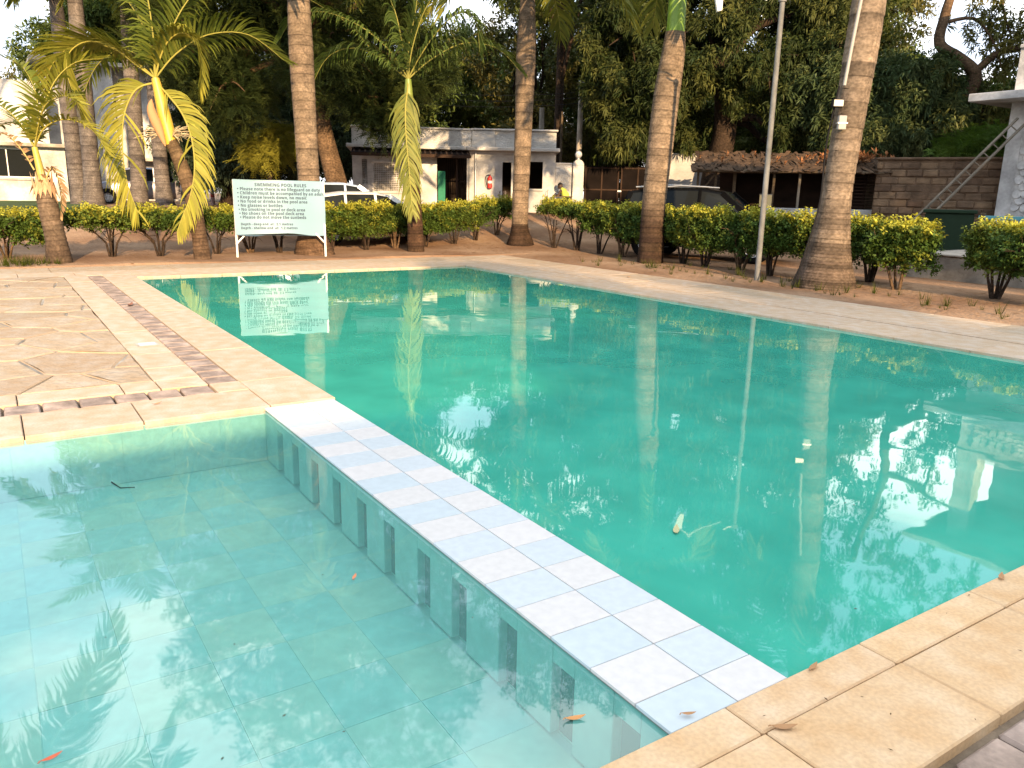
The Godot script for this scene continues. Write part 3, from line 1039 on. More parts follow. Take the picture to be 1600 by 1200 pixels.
func chair(at: Vector3, turn: float, label: String) -> void:
	var c := thing("chair", label, "chair", at, turn)
	var m := mat(Color(.05, .035, .03), .5)
	bx("seat", Vector3(-.21, .42, -.2), Vector3(.21, .45, .2), m, c)
	var b := MB.new()
	for k in 5:
		var a := deg_to_rad(-50 + 25 * k)
		b.box(Vector3(sin(a) * .23, .66, -.02 - cos(a) * .2), Vector3(.075, .42, .015), .004, Basis(Vector3(0, 1, 0), -a))
	var arc := []
	for k in 9:
		var a := deg_to_rad(-70 + 17.5 * k)
		arc.append(Vector3(sin(a) * .25, .88 - .1 * absf(sin(a)), -.02 - cos(a) * .21))
	b.tube(arc, [.018, .018, .018, .018, .018, .018, .018, .018, .018], 6)
	obj("backrest", b.done(), m, c)
	for a in [[-.18, -.17], [.18, -.17], [-.18, .17], [.18, .17]]:
		obj("leg", bxm(Vector3(.04, .42, .04), .008), m, c, Transform3D(Basis(), Vector3(a[0], .21, a[1])))

# a seated body: tapered capsules joined by a smooth minimum and meshed as surface nets
func person(at: Vector3, turn: float) -> void:
	var o := thing("person", "person in a yellow green vest bent over a small table by the gate", "person", at, turn)
	var skin := Color(.055, .032, .022)
	var vest := Color(.36, .42, .06)
	var cloth := Color(.03, .03, .04)
	var B := [
		[Vector3(-.09, .48, 0), Vector3(.09, .48, 0), .12, .12, cloth],
		[Vector3(0, .50, 0), Vector3(0, .78, .10), .135, .15, vest],
		[Vector3(0, .78, .10), Vector3(0, .95, .20), .15, .11, vest],
		[Vector3(-.14, .96, .20), Vector3(.14, .96, .20), .075, .075, vest],
		[Vector3(0, .98, .22), Vector3(0, 1.06, .29), .05, .05, skin],
		[Vector3(0, 1.10, .31), Vector3(0, 1.16, .34), .085, .095, skin],
		[Vector3(0, 1.07, .40), Vector3(0, 1.06, .385), .05, .05, skin],
		[Vector3(0, 1.125, .432), Vector3(0, 1.105, .44), .016, .02, skin],
		[Vector3(-.19, .95, .20), Vector3(-.22, .74, .32), .052, .042, skin],
		[Vector3(-.22, .74, .32), Vector3(-.08, .77, .52), .042, .03, skin],
		[Vector3(.19, .95, .20), Vector3(.22, .74, .32), .052, .042, skin],
		[Vector3(.22, .74, .32), Vector3(.08, .77, .52), .042, .03, skin],
		[Vector3(-.08, .77, .52), Vector3(-.05, .765, .60), .034, .026, skin],
		[Vector3(.08, .77, .52), Vector3(.05, .765, .60), .034, .026, skin],
		[Vector3(-.10, .48, .02), Vector3(-.12, .47, .44), .09, .065, cloth],
		[Vector3(.10, .48, .02), Vector3(.12, .47, .44), .09, .065, cloth],
		[Vector3(-.12, .47, .44), Vector3(-.12, .09, .42), .062, .042, cloth],
		[Vector3(.12, .47, .44), Vector3(.12, .09, .42), .062, .042, cloth],
		[Vector3(-.12, .05, .40), Vector3(-.12, .04, .56), .042, .035, skin],
		[Vector3(.12, .05, .40), Vector3(.12, .04, .56), .042, .035, skin],
	]
	for s: float in [-1.0, 1.0]:
		for f in 4:
			B.append([Vector3(s * (.035 + f * .014), .765, .60), Vector3(s * (.025 + f * .014), .752, .66 + .012 * (1.5 - absf(f - 1.5))), .009, .008, skin])
		B.append([Vector3(s * .04, .765, .56), Vector3(s * .012, .758, .59), .010, .009, skin])
	obj("body", nets(B, .018, .03), mat_vc(.8), o)
	var hair := MB.new()
	hair.t = Transform3D(Basis(Vector3(1, 0, 0), .5), Vector3(0, 1.165, .335))
	var prof := []
	for k in 8:
		var a := lerpf(-.1, PI / 2, k / 7.0)
		prof.append([maxf(cos(a) * .102, .001), sin(a) * .105])
	hair.lathe(prof, 14)
	obj("hair", hair.done(), M.black, o)
	# the stool the person sits on
	var stl := thing("stool", "dark low stool under the seated person", "stool", at, turn)
	bx("seat", Vector3(-.18, .33, -.16), Vector3(.18, .36, .16), M.wood, stl)
	for a in [[-.14, -.12], [.14, -.12], [-.14, .12], [.14, .12]]:
		bx("leg", Vector3(a[0] - .02, 0, a[1] - .02), Vector3(a[0] + .02, .33, a[1] + .02), M.wood, stl)

func mat_vc(rough: float) -> StandardMaterial3D:
	var m := mat(Color(1, 1, 1), rough)
	m.vertex_color_use_as_albedo = true
	return m

func nets(B: Array, cell: float, k: float) -> ArrayMesh:
	var lo := Vector3(1e9, 1e9, 1e9)
	var hi := -lo
	for b in B:
		var r: float = maxf(b[2], b[3]) + cell * 2
		for q in [b[0], b[1]]:
			lo = lo.min(q - Vector3.ONE * r)
			hi = hi.max(q + Vector3.ONE * r)
	var nx := int((hi.x - lo.x) / cell) + 2
	var ny := int((hi.y - lo.y) / cell) + 2
	var nz := int((hi.z - lo.z) / cell) + 2
	var f := PackedFloat32Array()
	f.resize(nx * ny * nz)
	f.fill(9.0)
	for b in B:
		var a: Vector3 = b[0]
		var d: Vector3 = b[1] - a
		var rm: float = maxf(b[2], b[3]) + cell * 2.5
		var l2 := maxf(d.length_squared(), 1e-9)
		var mn: Vector3 = (a.min(b[1]) - Vector3.ONE * rm - lo) / cell
		var mx: Vector3 = (a.max(b[1]) + Vector3.ONE * rm - lo) / cell
		for i in range(maxi(0, int(mn.x)), mini(nx, int(mx.x) + 1)):
			for j in range(maxi(0, int(mn.y)), mini(ny, int(mx.y) + 1)):
				for q in range(maxi(0, int(mn.z)), mini(nz, int(mx.z) + 1)):
					var p := lo + Vector3(i, j, q) * cell
					var h := clampf((p - a).dot(d) / l2, 0, 1)
					var dist: float = (p - a - d * h).length() - lerpf(b[2], b[3], h)
					var at := (i * ny + j) * nz + q
					var kk: float = minf(k, minf(b[2], b[3]) * .6)
					var old := f[at]
					var e := clampf(.5 + .5 * (old - dist) / kk, 0, 1)
					f[at] = minf(old, dist) if absf(old - dist) > kk else lerpf(old, dist, e) - kk * e * (1 - e)
	var id := {}
	var m := MB.new()
	var sx := ny * nz
	for i in nx - 1:
		for j in ny - 1:
			for q in nz - 1:
				var at := (i * ny + j) * nz + q
				var s := 0
				var sum := Vector3.ZERO
				var cnt := 0
				var c8 := [at, at + sx, at + nz, at + nz + sx, at + 1, at + 1 + sx, at + 1 + nz, at + 1 + nz + sx]
				for w in 8:
					if f[c8[w]] < 0:
						s += 1
				if s == 0 or s == 8:
					continue
				for e in [[0, 1], [2, 3], [4, 5], [6, 7], [0, 2], [1, 3], [4, 6], [5, 7], [0, 4], [1, 5], [2, 6], [3, 7]]:
					var fa := f[c8[e[0]]]
					var fb := f[c8[e[1]]]
					if (fa < 0) != (fb < 0):
						var h := fa / (fa - fb)
						var pa := Vector3(e[0] & 1, (e[0] >> 1) & 1, e[0] >> 2)
						var pb := Vector3(e[1] & 1, (e[1] >> 1) & 1, e[1] >> 2)
						sum += pa.lerp(pb, h)
						cnt += 1
				var pos := lo + (Vector3(i, j, q) + sum / cnt) * cell
				var best := 9.0
				for b in B:
					var d: Vector3 = b[1] - b[0]
					var h := clampf((pos - (b[0] as Vector3)).dot(d) / maxf(d.length_squared(), 1e-9), 0, 1)
					var dist: float = absf((pos - (b[0] as Vector3) - d * h).length() - lerpf(b[2], b[3], h))
					if dist < best:
						best = dist
						m.col = b[4]
				var g := Vector3(f[at + sx] - f[at], f[at + nz] - f[at], f[at + 1] - f[at])
				id[at] = m.vert(pos, g.normalized() if g.length() > 1e-6 else Vector3.UP)
	for i in range(1, nx - 1):
		for j in range(1, ny - 1):
			for q in range(1, nz - 1):
				var at := (i * ny + j) * nz + q
				for ax in 3:
					var st: int = [sx, nz, 1][ax]
					var fa := f[at] < 0
					var fb := f[at + st] < 0
					if fa == fb:
						continue
					var u: int = [nz, 1, sx][ax]
					var w: int = [1, sx, nz][ax]
					var qd := [at, at - u, at - u - w, at - w]
					if not (id.has(qd[0]) and id.has(qd[1]) and id.has(qd[2]) and id.has(qd[3])):
						continue
					if not fa:
						qd.reverse()
					m.ix.append_array(PackedInt32Array([id[qd[0]], id[qd[2]], id[qd[1]], id[qd[0]], id[qd[3]], id[qd[2]]]))
	return m.done()

func gate_and_walls() -> void:
	# dark sheet metal gate with two leaves
	var g := thing("metal_gate", "dark brown sheet metal double gate beside the gatehouse pillar", "gate", pol(38.1, 34.2, .86), deg_to_rad(-36))
	for k in 2:
		var x := 0.0 + 1.50 * k
		var leaf := bx("gate_leaf", Vector3(x, .08, -.03), Vector3(x + 1.46, 1.98, .0), M.iron, g, .006)
		for q in [x + .02, x + .70, x + 1.38]:
			bx("stile", Vector3(q, .08, .001), Vector3(q + .06, 1.98, .03), M.rust, leaf, .005).position -= leaf.position
		for q in [.12, 1.0, 1.88]:
			bx("rail", Vector3(x + .01, q, .0), Vector3(x + 1.45, q + .06, .026), M.rust, leaf, .005).position -= leaf.position
		for q in 7:
			var b := MB.new()
			b.tube([Vector3(x + .12 + q * .2, 1.98, -.015), Vector3(x + .12 + q * .2, 2.28, -.015), Vector3(x + .12 + q * .2, 2.36, -.015)], [.014, .014, .002], 6)
			obj("spike", b.done(), M.iron, g)
	bx("latch", Vector3(1.40, .95, .03), Vector3(1.56, 1.02, .06), M.steel, g, .004)
	# pale wall behind the palm and the shed
	var w := thing("pale_wall", "plain pale rendered wall between the gate and the thatched shed", "wall", pol(42.6, 35.0, .86), deg_to_rad(-44))
	bx("panel", Vector3(.0, 0, -.2), Vector3(4.0, 2.5, 0), M.white_old, w, .012)
	bx("coping", Vector3(-.02, 2.5, -.23), Vector3(4.02, 2.58, .03), M.white_old, w, .012)
	# rough stone block wall behind the ladder
	var bw := thing("block_wall", "dark rough coursed stone block wall behind the shrubs at right", "wall", pol(57.6, 28.6, .3), deg_to_rad(-62))
	bx("core", Vector3(-.25, 0, -.28), Vector3(5.6, 2.62, -.035), M.block[0], bw, .01)
	var y := .02
	var row := 0
	while y < 2.5:
		var x := -.3 + (0.0 if row % 2 else -.24)
		while x < 5.5:
			var wd := rng.randf_range(.42, .54)
			var x0 := maxf(x, -.25)
			var x1 := minf(x + wd - .018, 5.6)
			if x1 - x0 > .1:
				piece("block", Vector3(x0, y, -.12), Vector3(x1, y + .215 + rng.randf_range(-.012, .006), rng.randf_range(-.03, .03)), .028, pick(M.block), bw).rotation = Vector3(rng.randf_range(-.03, .03), rng.randf_range(-.03, .03), rng.randf_range(-.015, .015))
			x += wd
		y += .232
		row += 1
	bx("coping", Vector3(-.27, 2.62, -.32), Vector3(5.62, 2.70, .06), M.block[0], bw, .02)
	# bamboo-coloured ladder leaning on the white building
	var ld := thing("ladder", "long pale wooden ladder leaning from the block wall to the building", "ladder", Vector3.ZERO)
	var a := pol(58.9, 25.0, .55)
	var b := pol(64.6, 27.2, 3.9)
	var side := (Vector3(.85, -.25, .8) - (b - a).normalized() * Vector3(.85, -.25, .8).dot((b - a).normalized())).normalized() * .125
	ld.position = a
	for s: float in [-1.0, 1.0]:
		var m := MB.new()
		m.bar(side * s, b - a + side * s, .055, .07)
		obj("rail", m.done(), M.wood_grey, ld)
	for k in 13:
		var m := MB.new()
		var q: Vector3 = (b - a) * (k + .6) / 13.4
		m.tube([q - side, q + side], [.018, .018], 6)
		obj("rung", m.done(), M.wood_grey, ld)
	# dark green bin
	var bn := thing("green_bin", "dark green metal bin with overhanging lid before the block wall", "bin", pol(61.6, 25.6, .3), deg_to_rad(-62))
	bx("body", Vector3(-.6, 0, -.4), Vector3(.6, 1.05, .4), M.dgreen, bn, .02)
	bx("lid", Vector3(-.66, 1.05, -.46), Vector3(.66, 1.15, .47), M.dgreen, bn, .02)
	bx("foot", Vector3(-.5, -.06, -.3), Vector3(-.4, 0, .3), M.iron, bn)
	bx("foot", Vector3(.4, -.06, -.3), Vector3(.5, 0, .3), M.iron, bn)
	# concrete poles with wires
	pole("utility_pole", "white concrete utility pole with crossarm rising behind the gate pillar", pol(37.65, 35.0, .86), 5.4, .13, M.slab, true)
	pole("grey_pole", "grey round pole standing behind the gatehouse roof", pol(35.0, 38.5, .86), 4.7, .15, M.concrete, false)
	pole("wooden_pole", "thin brown wooden pole behind the gatehouse corner", pol(36.4, 39.0, .86), 4.6, .07, M.wood, false)
	for k in 3:
		var m := MB.new()
		var p0 := pol(20.5, 50.0, 7.6 + .35 * k)
		var p1 := pol(37.65, 35.0, 5.4 + .22 * k)
		var pts := []
		var rr := []
		for i in 13:
			var q := i / 12.0
			pts.append(p0.lerp(p1, q) - Vector3(0, 2.2 * q * (1 - q), 0))
			rr.append(.011)
		m.tube(pts, rr, 5)
		tag(obj("overhead_wire", m.done(), M.black), ["lowest", "middle", "topmost"][k] + " of three overhead wires running left from the concrete pole", "wire", "overhead wires")

func pole(called: String, label: String, at: Vector3, h: float, r: float, m: Material, arm: bool) -> void:
	var t := thing(called, label, "pole", at)
	var b := MB.new()
	b.tube([Vector3.ZERO, Vector3(0, h * .5, 0), Vector3(0, h, 0)], [r, r * .9, r * .75], 12)
	obj("shaft", b.done(), m, t)
	if arm:
		obj("crossarm", bxm(Vector3(1.2, .09, .09), .01), M.wood, t, Transform3D(Basis(Vector3(0, 1, 0), .6), Vector3(0, h - .2, .14)))
		for k in 3:
			b = MB.new()
			b.lathe([[.02, 0], [.04, .02], [.03, .05], [.04, .08], [.015, .11]], 8)
			obj("insulator", b.done(), M.frame, t, Transform3D(Basis(), Vector3(cos(.6) * (k - 1) * .5, h - .15, .14 - sin(.6) * (k - 1) * .5)))

func shed() -> void:
	var t := thing("thatched_shed", "dark open shed with ragged thatch roof and white counter wall", "shed", pol(51.7, 28.6, .48), deg_to_rad(-48))
	bx("counter_wall", Vector3(-.75, 0, -.12), Vector3(2.85, .88, .0), M.white_old, t, .015)
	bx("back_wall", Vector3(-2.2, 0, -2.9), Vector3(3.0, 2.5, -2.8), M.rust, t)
	bx("side_wall", Vector3(2.9, 0, -2.79), Vector3(3.0, 2.1, -.2), M.wood, t)
	bx("side_wall", Vector3(-1.72, 0, -2.79), Vector3(-1.62, 2.1, -.6), M.wood, t)
	for x in [-2.9, -2.3, -.4, .42, 1.2, 2.0, 2.86]:
		bx("post", Vector3(x - .04, 0, -.25), Vector3(x + .04, 2.1, -.17), M.wood_pale if x == .42 or x == 1.2 else M.wood, t)
	var br := MB.new()
	br.bar(Vector3(-2.9, 1.2, -.2), Vector3(-2.3, 2.0, -.2), .05, .05)
	obj("brace", br.done(), M.wood, t)
	bx("eave_beam", Vector3(-3.1, 2.0, -.26), Vector3(3.1, 2.1, -.16), M.wood, t)
	for k in 11:
		bx("slat", Vector3(2.05, .95 + k * .105, -.14), Vector3(2.84, .975 + k * .105, -.12), M.rust, t, .004)
	# things on the counter
	var bo := thing("pale_board", "small pale yellow board propped on the shed counter beside the lamp pole", "board", t.transform * Vector3(-.62, .9, -.04), deg_to_rad(-48))
	bx("panel", Vector3(-.2, 0, -.015), Vector3(.2, .40, .015), mat(Color(.55, .42, .20), .8), bo, .005)
	bx("edge", Vector3(-.21, .385, -.02), Vector3(.21, .42, .02), M.wood_pale, bo, .004)
	# ragged roof of overlapping strips
	obj("roof_deck", bxm(Vector3(6.2, .04, 3.6), 0), M.wood, t, Transform3D(Basis(Vector3(1, 0, 0), .17), Vector3(0, 2.34, -1.4)))
	for r in 6:
		for k in 46:
			var x := -3.1 + 6.2 * (k + rng.randf_range(.1, .9)) / 46.0
			var z := .42 - r * .62
			var y := 2.40 - z * .17 - .2 + .02 * r
			var ln := rng.randf_range(.7, .98)
			obj("thatch_strip", bxm(Vector3(.15, .022, .85), .008), pick(M.thatch), t, Transform3D(Basis.from_euler(Vector3(.17 + rng.randf_range(-.02, .06), rng.randf_range(-.4, .4), rng.randf_range(-.2, .2))).scaled(Vector3(rng.randf_range(.6, 1.5), rng.randf_range(.6, 1.5), ln)), Vector3(x, y + rng.randf_range(0, .03), z - .3)))

func left_houses() -> void:
	# single-storey wing at the left edge
	var t := thing("low_house", "single storey white house with wide dark window at left edge", "house", Vector3(3.15, .9, -41.0))
	obj("wall", wall_mesh(-12.0, 0, 0, 2.3, .25, [[-4.6, 1.0, -1.0, 2.22], [-10.0, 1.0, -7.0, 2.22]]), M.white, t)
	bx("side_wall", Vector3(-.25, 0, -5.0), Vector3(0, 2.3, -.252), M.white, t)
	bx("sill", Vector3(-4.75, .90, -.1), Vector3(-.85, .995, .08), M.white, t)
	bx("roof_slab", Vector3(-12.3, 2.3, -5.2), Vector3(.32, 2.45, .45), M.slab, t, .02)
	bx("upper_wall", Vector3(-12.0, 2.45, -5.0), Vector3(-.4, 5.2, -2.0), M.white, t)
	window(t, [-4.6, 1.0, -1.0, 2.22], -.12, 2)
	window(t, [-10.0, 1.0, -7.0, 2.22], -.12, 1)
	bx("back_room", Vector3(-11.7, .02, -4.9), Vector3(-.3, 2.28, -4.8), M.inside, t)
	# two-storey house behind it
	var h := thing("two_storey_house", "two storey white house behind the grey palm trunks at left", "house", Vector3(3.3, .9, -45.5))
	var holes := [[.75, 3.5, 1.25, 4.3], [.95, .55, 1.5, 1.75], [-.2, .0, .5, 2.0]]
	obj("wall", wall_mesh(-.6, 0, 2.6, 6.4, .25, holes), M.white, h)
	window(h, holes[0], -.1, 1, null, mat(Color(.10, .10, .11), .1))
	window(h, holes[1], -.1, 1, null, mat(Color(.10, .10, .11), .1))
	bx("door", Vector3(-.2, 0, -.18), Vector3(.5, 2.0, -.14), M.wood_pale, h)
	bx("door_canopy", Vector3(-.5, 2.05, .0), Vector3(1.0, 2.18, .9), M.white, h, .02)
	bx("side_wall", Vector3(2.35, 0, -4.0), Vector3(2.6, 6.4, -.252), M.white, h)
	bx("roof_slab", Vector3(-.9, 6.4, -8.0), Vector3(6.2, 6.6, .4), M.slab, h, .02)
	var h2 := [[3.4, .6, 3.85, 1.75], [4.5, .55, 4.9, 1.7], [3.3, 3.4, 3.9, 4.4]]
	obj("wall", wall_mesh(2.6, 0, 5.55, 6.4, .25, h2), M.white, h, Transform3D(Basis(), Vector3(0, 0, -.6)))
	for q in h2:
		window(h, q, -.72, 0)
	bx("window_canopy", Vector3(3.1, 2.0, -.6), Vector3(6.3, 2.14, .35), M.slab, h, .02)
	bx("recess_wall", Vector3(5.55, 0, -2.6), Vector3(7.0, 6.4, -2.4), M.concrete, h)
	window(h, [5.95, .6, 6.4, 1.7], -2.37, 2, M.iron)
	bx("recess_floor", Vector3(5.55, -.02, -2.4), Vector3(7.6, .1, .2), M.concrete, h)
	var ac := thing("air_conditioner", "small pale air conditioner box on the ground beside the low house", "air conditioner", Vector3(4.25, .9, -44.6))
	bx("case", Vector3(-.36, .05, -.15), Vector3(.36, .60, .15), M.frame, ac, .02)
	for k in 6:
		bx("grille_slat", Vector3(-.30, .13 + k * .07, .15), Vector3(.12, .15 + k * .07, .165), M.black, ac, .003)
	bx("foot", Vector3(-.3, 0, -.12), Vector3(-.22, .05, .12), M.iron, ac)
	bx("foot", Vector3(.22, 0, -.12), Vector3(.3, .05, .12), M.iron, ac)
	var po := thing("small_post", "slim pale pink post standing beside the far house", "post", pol(8.0 + 4.75, 38.0, .88))
	var m := MB.new()
	m.lathe([[.09, 0], [.085, .5], [.06, .72], [.001, .78]], 12)
	obj("shaft", m.done(), mat(Color(.62, .42, .38), .7), po)
	m = MB.new()
	m.lathe([[.0885, .36], [.09, .36], [.088, .5], [.0865, .5]], 12)
	obj("band", m.done(), M.red, po)

# ---------------------------------------------------------------- plants
func leaf(m: MB, p: Vector3, d: Vector3, up: Vector3, l: float, w: float, droop := .25) -> void:
	var s := d.cross(up).normalized()
	var u := s.cross(d).normalized()
	var mid := p + d * l * .45 + u * l * .06
	var tip := p + d * l - Vector3(0, l * droop, 0)
	m.tri(p, mid + s * w * .5 - u * w * .12, tip)
	m.tri(p, tip, mid - s * w * .5 - u * w * .12)

func rdir(g: RandomNumberGenerator) -> Vector3:
	var z := g.randf_range(-1, 1)
	var a := g.randf() * TAU
	var r := sqrt(1 - z * z)
	return Vector3(r * cos(a), z, r * sin(a))

# a spray of leaves about a point, the unit that crowns are filled with
func spray(kind: String, seed_: int) -> ArrayMesh:
	var g := RandomNumberGenerator.new()
	g.seed = seed_
	var m := MB.new()
	if kind == "mango":
		for w in 4:
			var c := rdir(g) * g.randf_range(.05, .30)
			for k in 8:
				var d := (rdir(g) + Vector3(0, -.1, 0)).normalized()
				var q := g.randf_range(.75, 1.2)
				m.col = Color(q, q, q)
				leaf(m, c + d * .03, d, Vector3.UP if absf(d.y) < .9 else Vector3.RIGHT, g.randf_range(.16, .25), g.randf_range(.045, .062), .35)
	elif kind == "fine":
		for w in 9:
			var d := (rdir(g) + Vector3(0, -.35, 0)).normalized()
			var c := rdir(g) * g.randf_range(.0, .22)
			var s := d.cross(Vector3.UP).normalized()
			var q := g.randf_range(.75, 1.2)
			m.col = Color(q, q, q)
			for k in 7:
				var p := c + d * (.05 + .048 * k) - Vector3(0, .003 * k * k, 0)
				for e: float in [-1.0, 1.0]:
					leaf(m, p, (s * e + d * .5).normalized(), Vector3.UP, .085, .03, .2)
	elif kind == "hedge":
		for w in 5:
			var c := rdir(g) * g.randf_range(.02, .11)
			for k in 7:
				var d := (rdir(g) + Vector3(0, .35, 0)).normalized()
				var q := g.randf_range(.7, 1.25)
				m.col = Color(q, q, q * .9)
				leaf(m, c + d * .012, d, Vector3.UP if absf(d.y) < .9 else Vector3.RIGHT, g.randf_range(.05, .078), g.randf_range(.028, .04), .1)
	else:
		for w in 4:
			var c := rdir(g) * g.randf_range(.1, .5)
			for k in 9:
				var d := (rdir(g) + Vector3(0, -.1, 0)).normalized()
				var q := g.randf_range(.75, 1.25)
				m.col = Color(q, q, q)
				leaf(m, c + d * .06, d, Vector3.UP if absf(d.y) < .9 else Vector3.RIGHT, g.randf_range(.20, .34), g.randf_range(.09, .14), .2)
	return m.done()

var sprays := {}

func crown(parent: Node3D, kind: String, spots: PackedVector3Array, cols: PackedColorArray, smin := .8, smax := 1.25, called := "crown") -> void:
	if not sprays.has(kind):
		sprays[kind] = spray(kind, kind.hash())
	var mm := MultiMesh.new()
	mm.transform_format = MultiMesh.TRANSFORM_3D
	mm.use_colors = true
	mm.mesh = sprays[kind]
	mm.instance_count = spots.size()
	for i in spots.size():
		var b := Basis.from_euler(Vector3(rng.randf_range(-.5, .5), rng.randf() * TAU, rng.randf_range(-.5, .5))).scaled(Vector3.ONE * rng.randf_range(smin, smax))
		mm.set_instance_transform(i, Transform3D(b, spots[i]))
		mm.set_instance_color(i, cols[i])
	var o := MultiMeshInstance3D.new()
	o.name = numbered(parent, called)
	o.multimesh = mm
	o.material_override = M.leaf if kind != "hedge" else M.leaf_mat
	o.set_meta("kind", "stuff")
	parent.add_child(o, true)

var gap := FastNoiseLite.new()

# blobs: [centre, rx, ry, count]; limbs run from the fork to each blob
func tree(called: String, label: String, base: Vector3, trunk: Array, r0: float, fork: float, blobs: Array, kind: String, c: Color, c2: Color, bark: Material, thr := -.05, group := "", limbs := true, cat := "tree") -> Node3D:
	var t := thing(called, label, cat, base, 0, group)
	var pts := smooth_path(trunk, 5)
	var rr := []
	for i in pts.size():
		var q := float(i) / (pts.size() - 1)
		rr.append(r0 * (1.0 + .7 * exp(-q * 9.0)) * lerpf(1.0, .62, q))
	var m := MB.new()
	m.tube(pts, rr, 14, true, .07, int(base.x * 10))
	obj("trunk", m.done(), bark, t)
	var tip: Vector3 = trunk[trunk.size() - 1]
	var spots := PackedVector3Array()
	var cols := PackedColorArray()
	gap.seed = int(absf(base.x) * 13 + absf(base.z) * 7)
	gap.frequency = .55
	gap.fractal_octaves = 3
	for b in blobs:
		var ctr: Vector3 = b[0]
		if limbs:
			var l := MB.new()
			var s: Vector3 = pts[int((pts.size() - 1) * clampf(fork + rng.randf_range(-.08, .2), .3, 1.0))]
			var dd := ctr - s
			var path := [s, s + dd * .35 + Vector3(rng.randf_range(-.4, .4), dd.length() * .10, rng.randf_range(-.4, .4)), s + dd * .7 + Vector3(rng.randf_range(-.4, .4), dd.length() * .05, rng.randf_range(-.4, .4)), ctr + Vector3(0, b[2] * .3, 0)]
			var q0 := r0 * clampf(.28 + .05 * b[1], .3, .55)
			l.tube(smooth_path(path, 4), range(13).map(func(x): return lerpf(q0, q0 * .25, x / 12.0)), 8, true, .06, spots.size())
			for k in 4:
				var d := rdir(rng) * Vector3(b[1], b[2], b[1]) * .8
				var p2: Vector3 = path[2].lerp(path[3], rng.randf())
				l.tube(smooth_path([p2, p2.lerp(ctr + d, .5) + Vector3(0, .25, 0), ctr + d], 3), range(7).map(func(x): return lerpf(q0 * .35, q0 * .07, x / 6.0)), 6)
			obj("limb", l.done(), bark, t)
		var n := 0
		var tries := 0
		while n < b[3] and tries < b[3] * 6:
			tries += 1
			var d := rdir(rng) * pow(rng.randf_range(.12, 1.0), .45)
			var p: Vector3 = ctr + d * Vector3(b[1], b[2], b[1])
			if gap.get_noise_3dv(p + base) < thr:
				continue
			n += 1
			spots.append(p)
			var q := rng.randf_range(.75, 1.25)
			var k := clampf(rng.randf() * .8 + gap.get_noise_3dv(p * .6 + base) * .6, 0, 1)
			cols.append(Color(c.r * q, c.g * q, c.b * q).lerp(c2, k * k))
	crown(t, kind, spots, cols)
	return t

func blobs_in(lo: Vector3, hi: Vector3, n: int, rx: float, ry: float, count: int) -> Array:
	var out := []
	for i in n:
		out.append([Vector3(rng.randf_range(lo.x, hi.x), rng.randf_range(lo.y, hi.y), rng.randf_range(lo.z, hi.z)), rx * rng.randf_range(.8, 1.2), ry * rng.randf_range(.8, 1.2), count])
	return out

